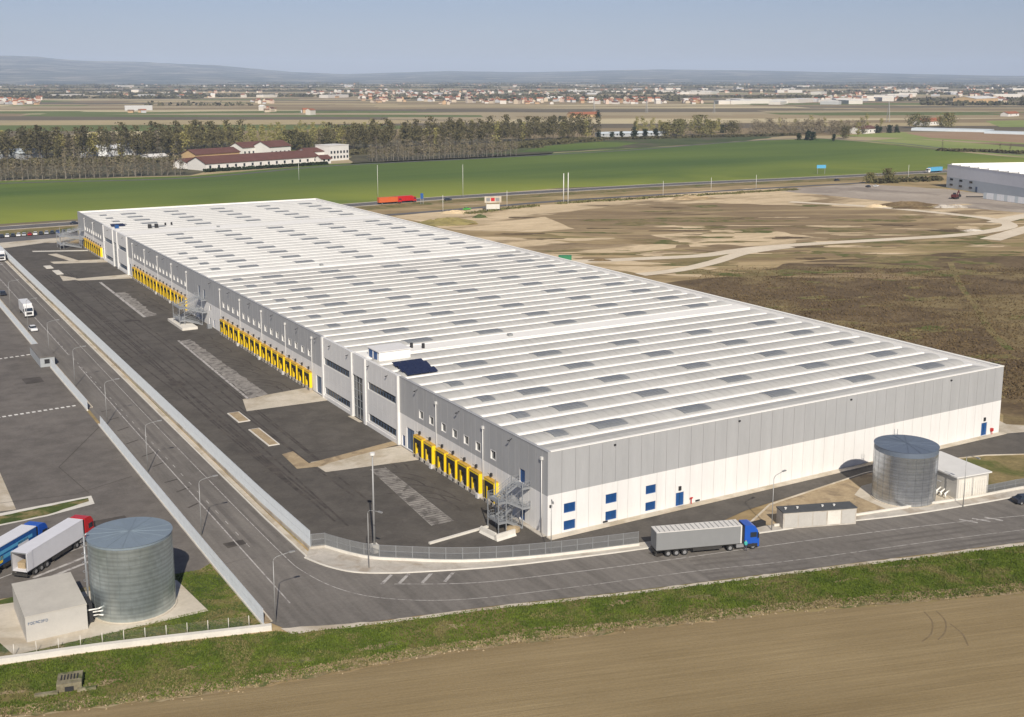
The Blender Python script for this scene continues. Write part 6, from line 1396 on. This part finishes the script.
for (a_, b_, y_, n_) in ((-60, 200, 98.5, 1600), (-60, 190, 95, 2000), (190, 350, 97, 1200), (-60, 360, 91.5, 3000), (340, 560, 96.5, 900), (480, 680, 98.2, 1600), (560, 700, 94, 1600), (340, 1100, 92, 3600), (680, 830, 98, 900), (830, 1100, 94.5, 1800), (900, 1100, 101, 1100), (0, 1100, 88.5, 5000), (-60, 1100, 86, 5000), (-60, 1100, 84, 5000), (930, 1060, 105.5, 700), (140, 250, 106, 60), (480, 680, 101.4, 700), (360, 480, 99.5, 500)): belt(a_, b_, y_, n_, 11, 70 if y_ > 90 else 150, 3.2 if y_ > 90 else 6)
merge_quads('far_tree_belts', C_, M['f_olive'], 'dark hedgerows and woods scattered over the far plain')

# ================================================================ hills
def hills():
    ridge = {-400: 52, -200: 54, 0: 56.5, 50: 57.5, 100: 62, 150: 63, 230: 66, 300: 72, 350: 74, 400: 72.5, 450: 71, 520: 72, 580: 71, 650: 69.5, 720: 70.5, 780: 71.5, 840: 72.5, 900: 74, 980: 75.5, 1100: 76, 1400: 76}
    kx = sorted(ridge); ky = [ridge[k] for k in kx]; r2 = np.random.default_rng(4); N_ = 220; K = 14; V = []; F_ = []
    ph = r2.uniform(0, 6.28, 12); fr = np.array([.012, .023, .041, .07, .11, .19, .31, .5, .8, 1.2, 1.8, 2.6])
    for j in range(K + 1):
        q = j / K; D = 9000 + 9500 * q
        for i in range(N_ + 1):
            px_ = -420 + 1840 * i / N_; yr = np.interp(px_, kx, ky)
            dv = _f + _r * ((px_ - 512) / FPX); dv = Vector((dv.x, dv.y)).normalized(); zr = max(10, (75 - yr) * 18500 / FPX * .98 + 71)
            nz = sum(math.sin(px_ * fr[k] + ph[k] + j * (1.3 + k)) / (k + 1.5) for k in range(12))
            z = zr * (q ** 1.35) * (1 + .10 * nz * (1 - q * .75)) + (0 if j else -5)
            V.append((CAM.x + dv.x * D, CAM.y + dv.y * D, z if j < K else z))
    for j in range(K):
        for i in range(N_): a = j * (N_ + 1) + i; F_.append((a, a + 1, a + N_ + 2, a + N_ + 1))
    me = bpy.data.meshes.new('hills'); me.from_pydata(V, [], F_); m = ground_mat('far_hills', (.035, .06, .075), (.13, .15, .14), .0018, (.30, .28, .24), .002, .95, .01, .5); me.materials.append(m)
    for p in me.polygons: p.use_smooth = True
    o = link(bpy.data.objects.new('hills', me)); o['kind'] = 'structure'
hills()

# ================================================================ haze
hb = MB(); hb.box(-26000, 26000, -26000, 26000, -1.5, 420); hm = bpy.data.materials.new('haze'); hm.use_nodes = True; nn_ = hm.node_tree
for n in list(nn_.nodes): nn_.nodes.remove(n)
out = nn_.nodes.new('ShaderNodeOutputMaterial'); vol = nn_.nodes.new('ShaderNodeVolumePrincipled'); vol.inputs['Color'].default_value = (.66, .79, 1.0, 1); vol.inputs['Density'].default_value = 5.6e-5; vol.inputs['Anisotropy'].default_value = -.18
nn_.links.new(vol.outputs[0], out.inputs['Volume'])
o = hb.build('haze', hm); o['kind'] = 'stuff'
